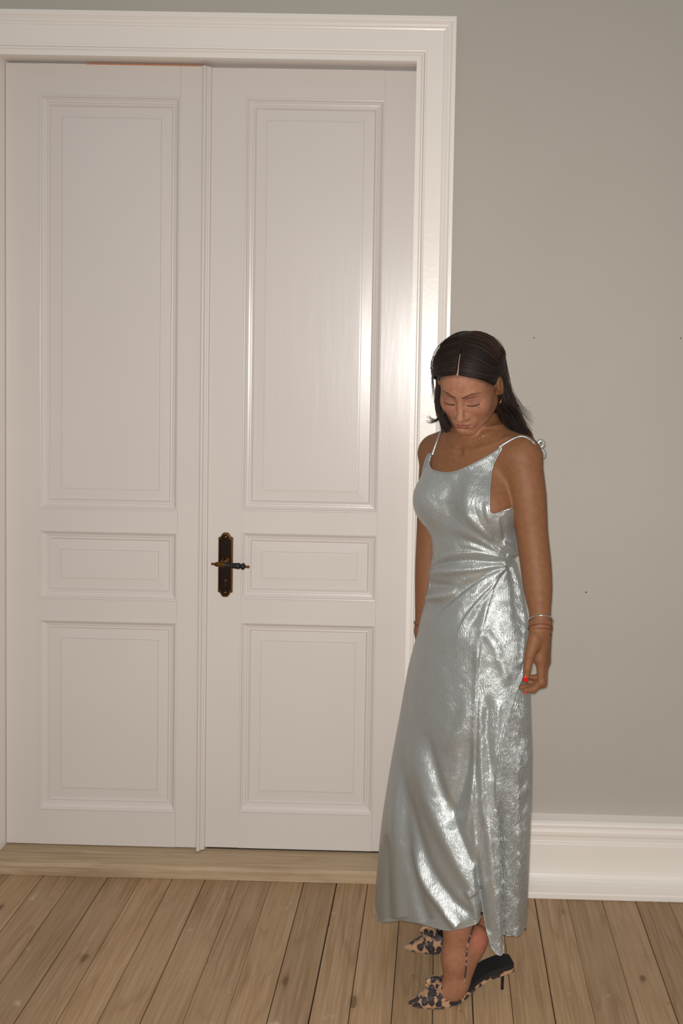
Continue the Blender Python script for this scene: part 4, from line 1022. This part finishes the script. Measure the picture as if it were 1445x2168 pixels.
sp2 = [L2(np.array(.125), np.array(-.033), np.array(.030)), L2(np.array(.17), np.array(-.036), np.array(.065)), L2(np.array(.225), np.array(-.028), np.array(.095)), L2(np.array(.252), np.array(0.), np.array(.10))]
np_obj('slingback_strap', *tubes([(smooth_pts(sp2, 40), .0026)], 8, (1, .6)), M_LEO, sh2)

# ---------------------------------------------------------------- jewellery and nails
M_GOLD = mat_plain('gold', lin(214, 170, 108), .25, 1.0); M_SILVER = mat_plain('silver', lin(216, 212, 205), .22, 1.0); M_STRING = mat_plain('dark_red_string', lin(92, 30, 28), .7); M_NAIL = mat_plain('red_nail_varnish', lin(190, 14, 18), .2)
bd = lambda X, Y, Z: np.minimum(torso(X, Y, Z), 1)
nk = [hit(a, b, bd, .0012) for a, b in ((940, 928), (950, 940), (960, 948), (972, 952), (986, 948), (1000, 940), (1013, 930), (1024, 922), (1034, 912), (1042, 900))]
nc = smooth_pts(nk, 60); Vn, Qn = tubes([(nc, .0005)], 6)
neck = child(np_obj('necklace', Vn, Qn, M_GOLD)); neck['label'] = 'fine gold chain necklace'
for k in (32, 36, 40, 43, 46):
    bm = bmesh.new(); bmesh.ops.create_icosphere(bm, subdivisions=2, radius=.0016, matrix=Matrix.Translation(Vector(nc[k])))
    me = bpy.data.meshes.new('bead'); bm.to_mesh(me); bm.free(); link('bead', me, M_GOLD, neck, True)
def ring_pts(c, r, n_, front_up, e1=1.0, n=48, a0=0, a1=2*math.pi):
    a = np.linspace(a0, a1, n); return np.stack([c[0]+r*np.cos(a), c[1]+r*e1*np.sin(a), c[2]-front_up*np.sin(a)], -1)
ec = hw(np.array([.0775, .004, -.046])); 
er = child(np_obj('earring', *tubes([(ring_pts(ec, .0045, None, 0)[:, [0, 1, 2]]*0+np.stack([ec[0]+.0015*np.sin(np.linspace(0, 6.283, 30)), ec[1]+.006*np.cos(np.linspace(0, 6.283, 30))-.003, ec[2]-.004+.0065*np.sin(np.linspace(0, 6.283, 30))], -1)[[int(i*29/47) for i in range(48)]], .0009)], 6), M_GOLD)); er['label'] = 'small gold hoop earring'
wc = at(1143.5, 1314, -.568)
bg = child(np_obj('bracelet', *tubes([(ring_pts(wc, .0295, None, .021, 1.0), .0019)], 8), M_SILVER)); bg['label'] = 'thin silver bangle'
lp = [(1163, 1316), (1166, 1320), (1168, 1327), (1165, 1333), (1161, 1331), (1161, 1324), (1164, 1319)]
np_obj('clasp', *tubes([(smooth_pts([at(a, b, -.578+.001*i) for i, (a, b) in enumerate(lp)], 30), .0012)], 6), M_SILVER, bg)
wc2 = at(1143, 1330, -.5715)
for dz, rr_, tl in ((0, .0290, .019), (-.0035, .0292, .012)):
    sb = child(np_obj('string_bracelet', *tubes([(ring_pts(wc2+np.array([0, 0, dz]), rr_, None, tl), .0010)], 6), M_STRING)); sb['label'] = 'thin dark red string bracelet'
st_ = child(np_obj('string_end', *tubes([(smooth_pts([at(1160, 1338, -.585), at(1163, 1344, -.585), at(1168, 1347, -.585)], 12), .0008), (smooth_pts([at(1160, 1336, -.586), at(1164, 1341, -.586), at(1167, 1344, -.586)], 12), .0008)], 6), M_BLACK))
wr = at(898, 1318, -.327)
rb = child(np_obj('bracelet', *tubes([(ring_pts(wr, .0275, None, -.003), .0010)], 6), M_STRING)); rb['label'] = 'thin dark bracelet on her far wrist'
hs = lambda X, Y, Z: hand(X, Y, Z, HANDL)
def nail_at(px, py, wx, hz, tip_dir):
    c = hit(px, py, hs, -.0004); bm = bmesh.new(); bmesh.ops.create_icosphere(bm, subdivisions=3, radius=1)
    T_ = unit(tip_dir); n_ = unit(CAM-c); n_ = unit(n_-T_*(n_@T_)); s_ = np.cross(T_, n_)
    for v in bm.verts: q = np.array(v.co[:]); v.co = c+s_*q[0]*wx+T_*q[1]*hz+n_*(q[2]*.0016-.35*abs(q[0])**2*wx*.5)
    me = bpy.data.meshes.new('fingernail'); bm.to_mesh(me); bm.free(); o = link('fingernail', me, M_NAIL, None, True); child(o); return o
nail_at(1112, 1438, .0058, .0072, at(1112, 1460, -.6)-at(1112, 1440, -.6))
nail_at(1104, 1461, .0030, .0042, at(1098, 1462, -.52)-at(1108, 1460, -.52)); nail_at(1113, 1467, .0028, .0042, at(1106, 1468, -.585)-at(1116, 1466, -.585))
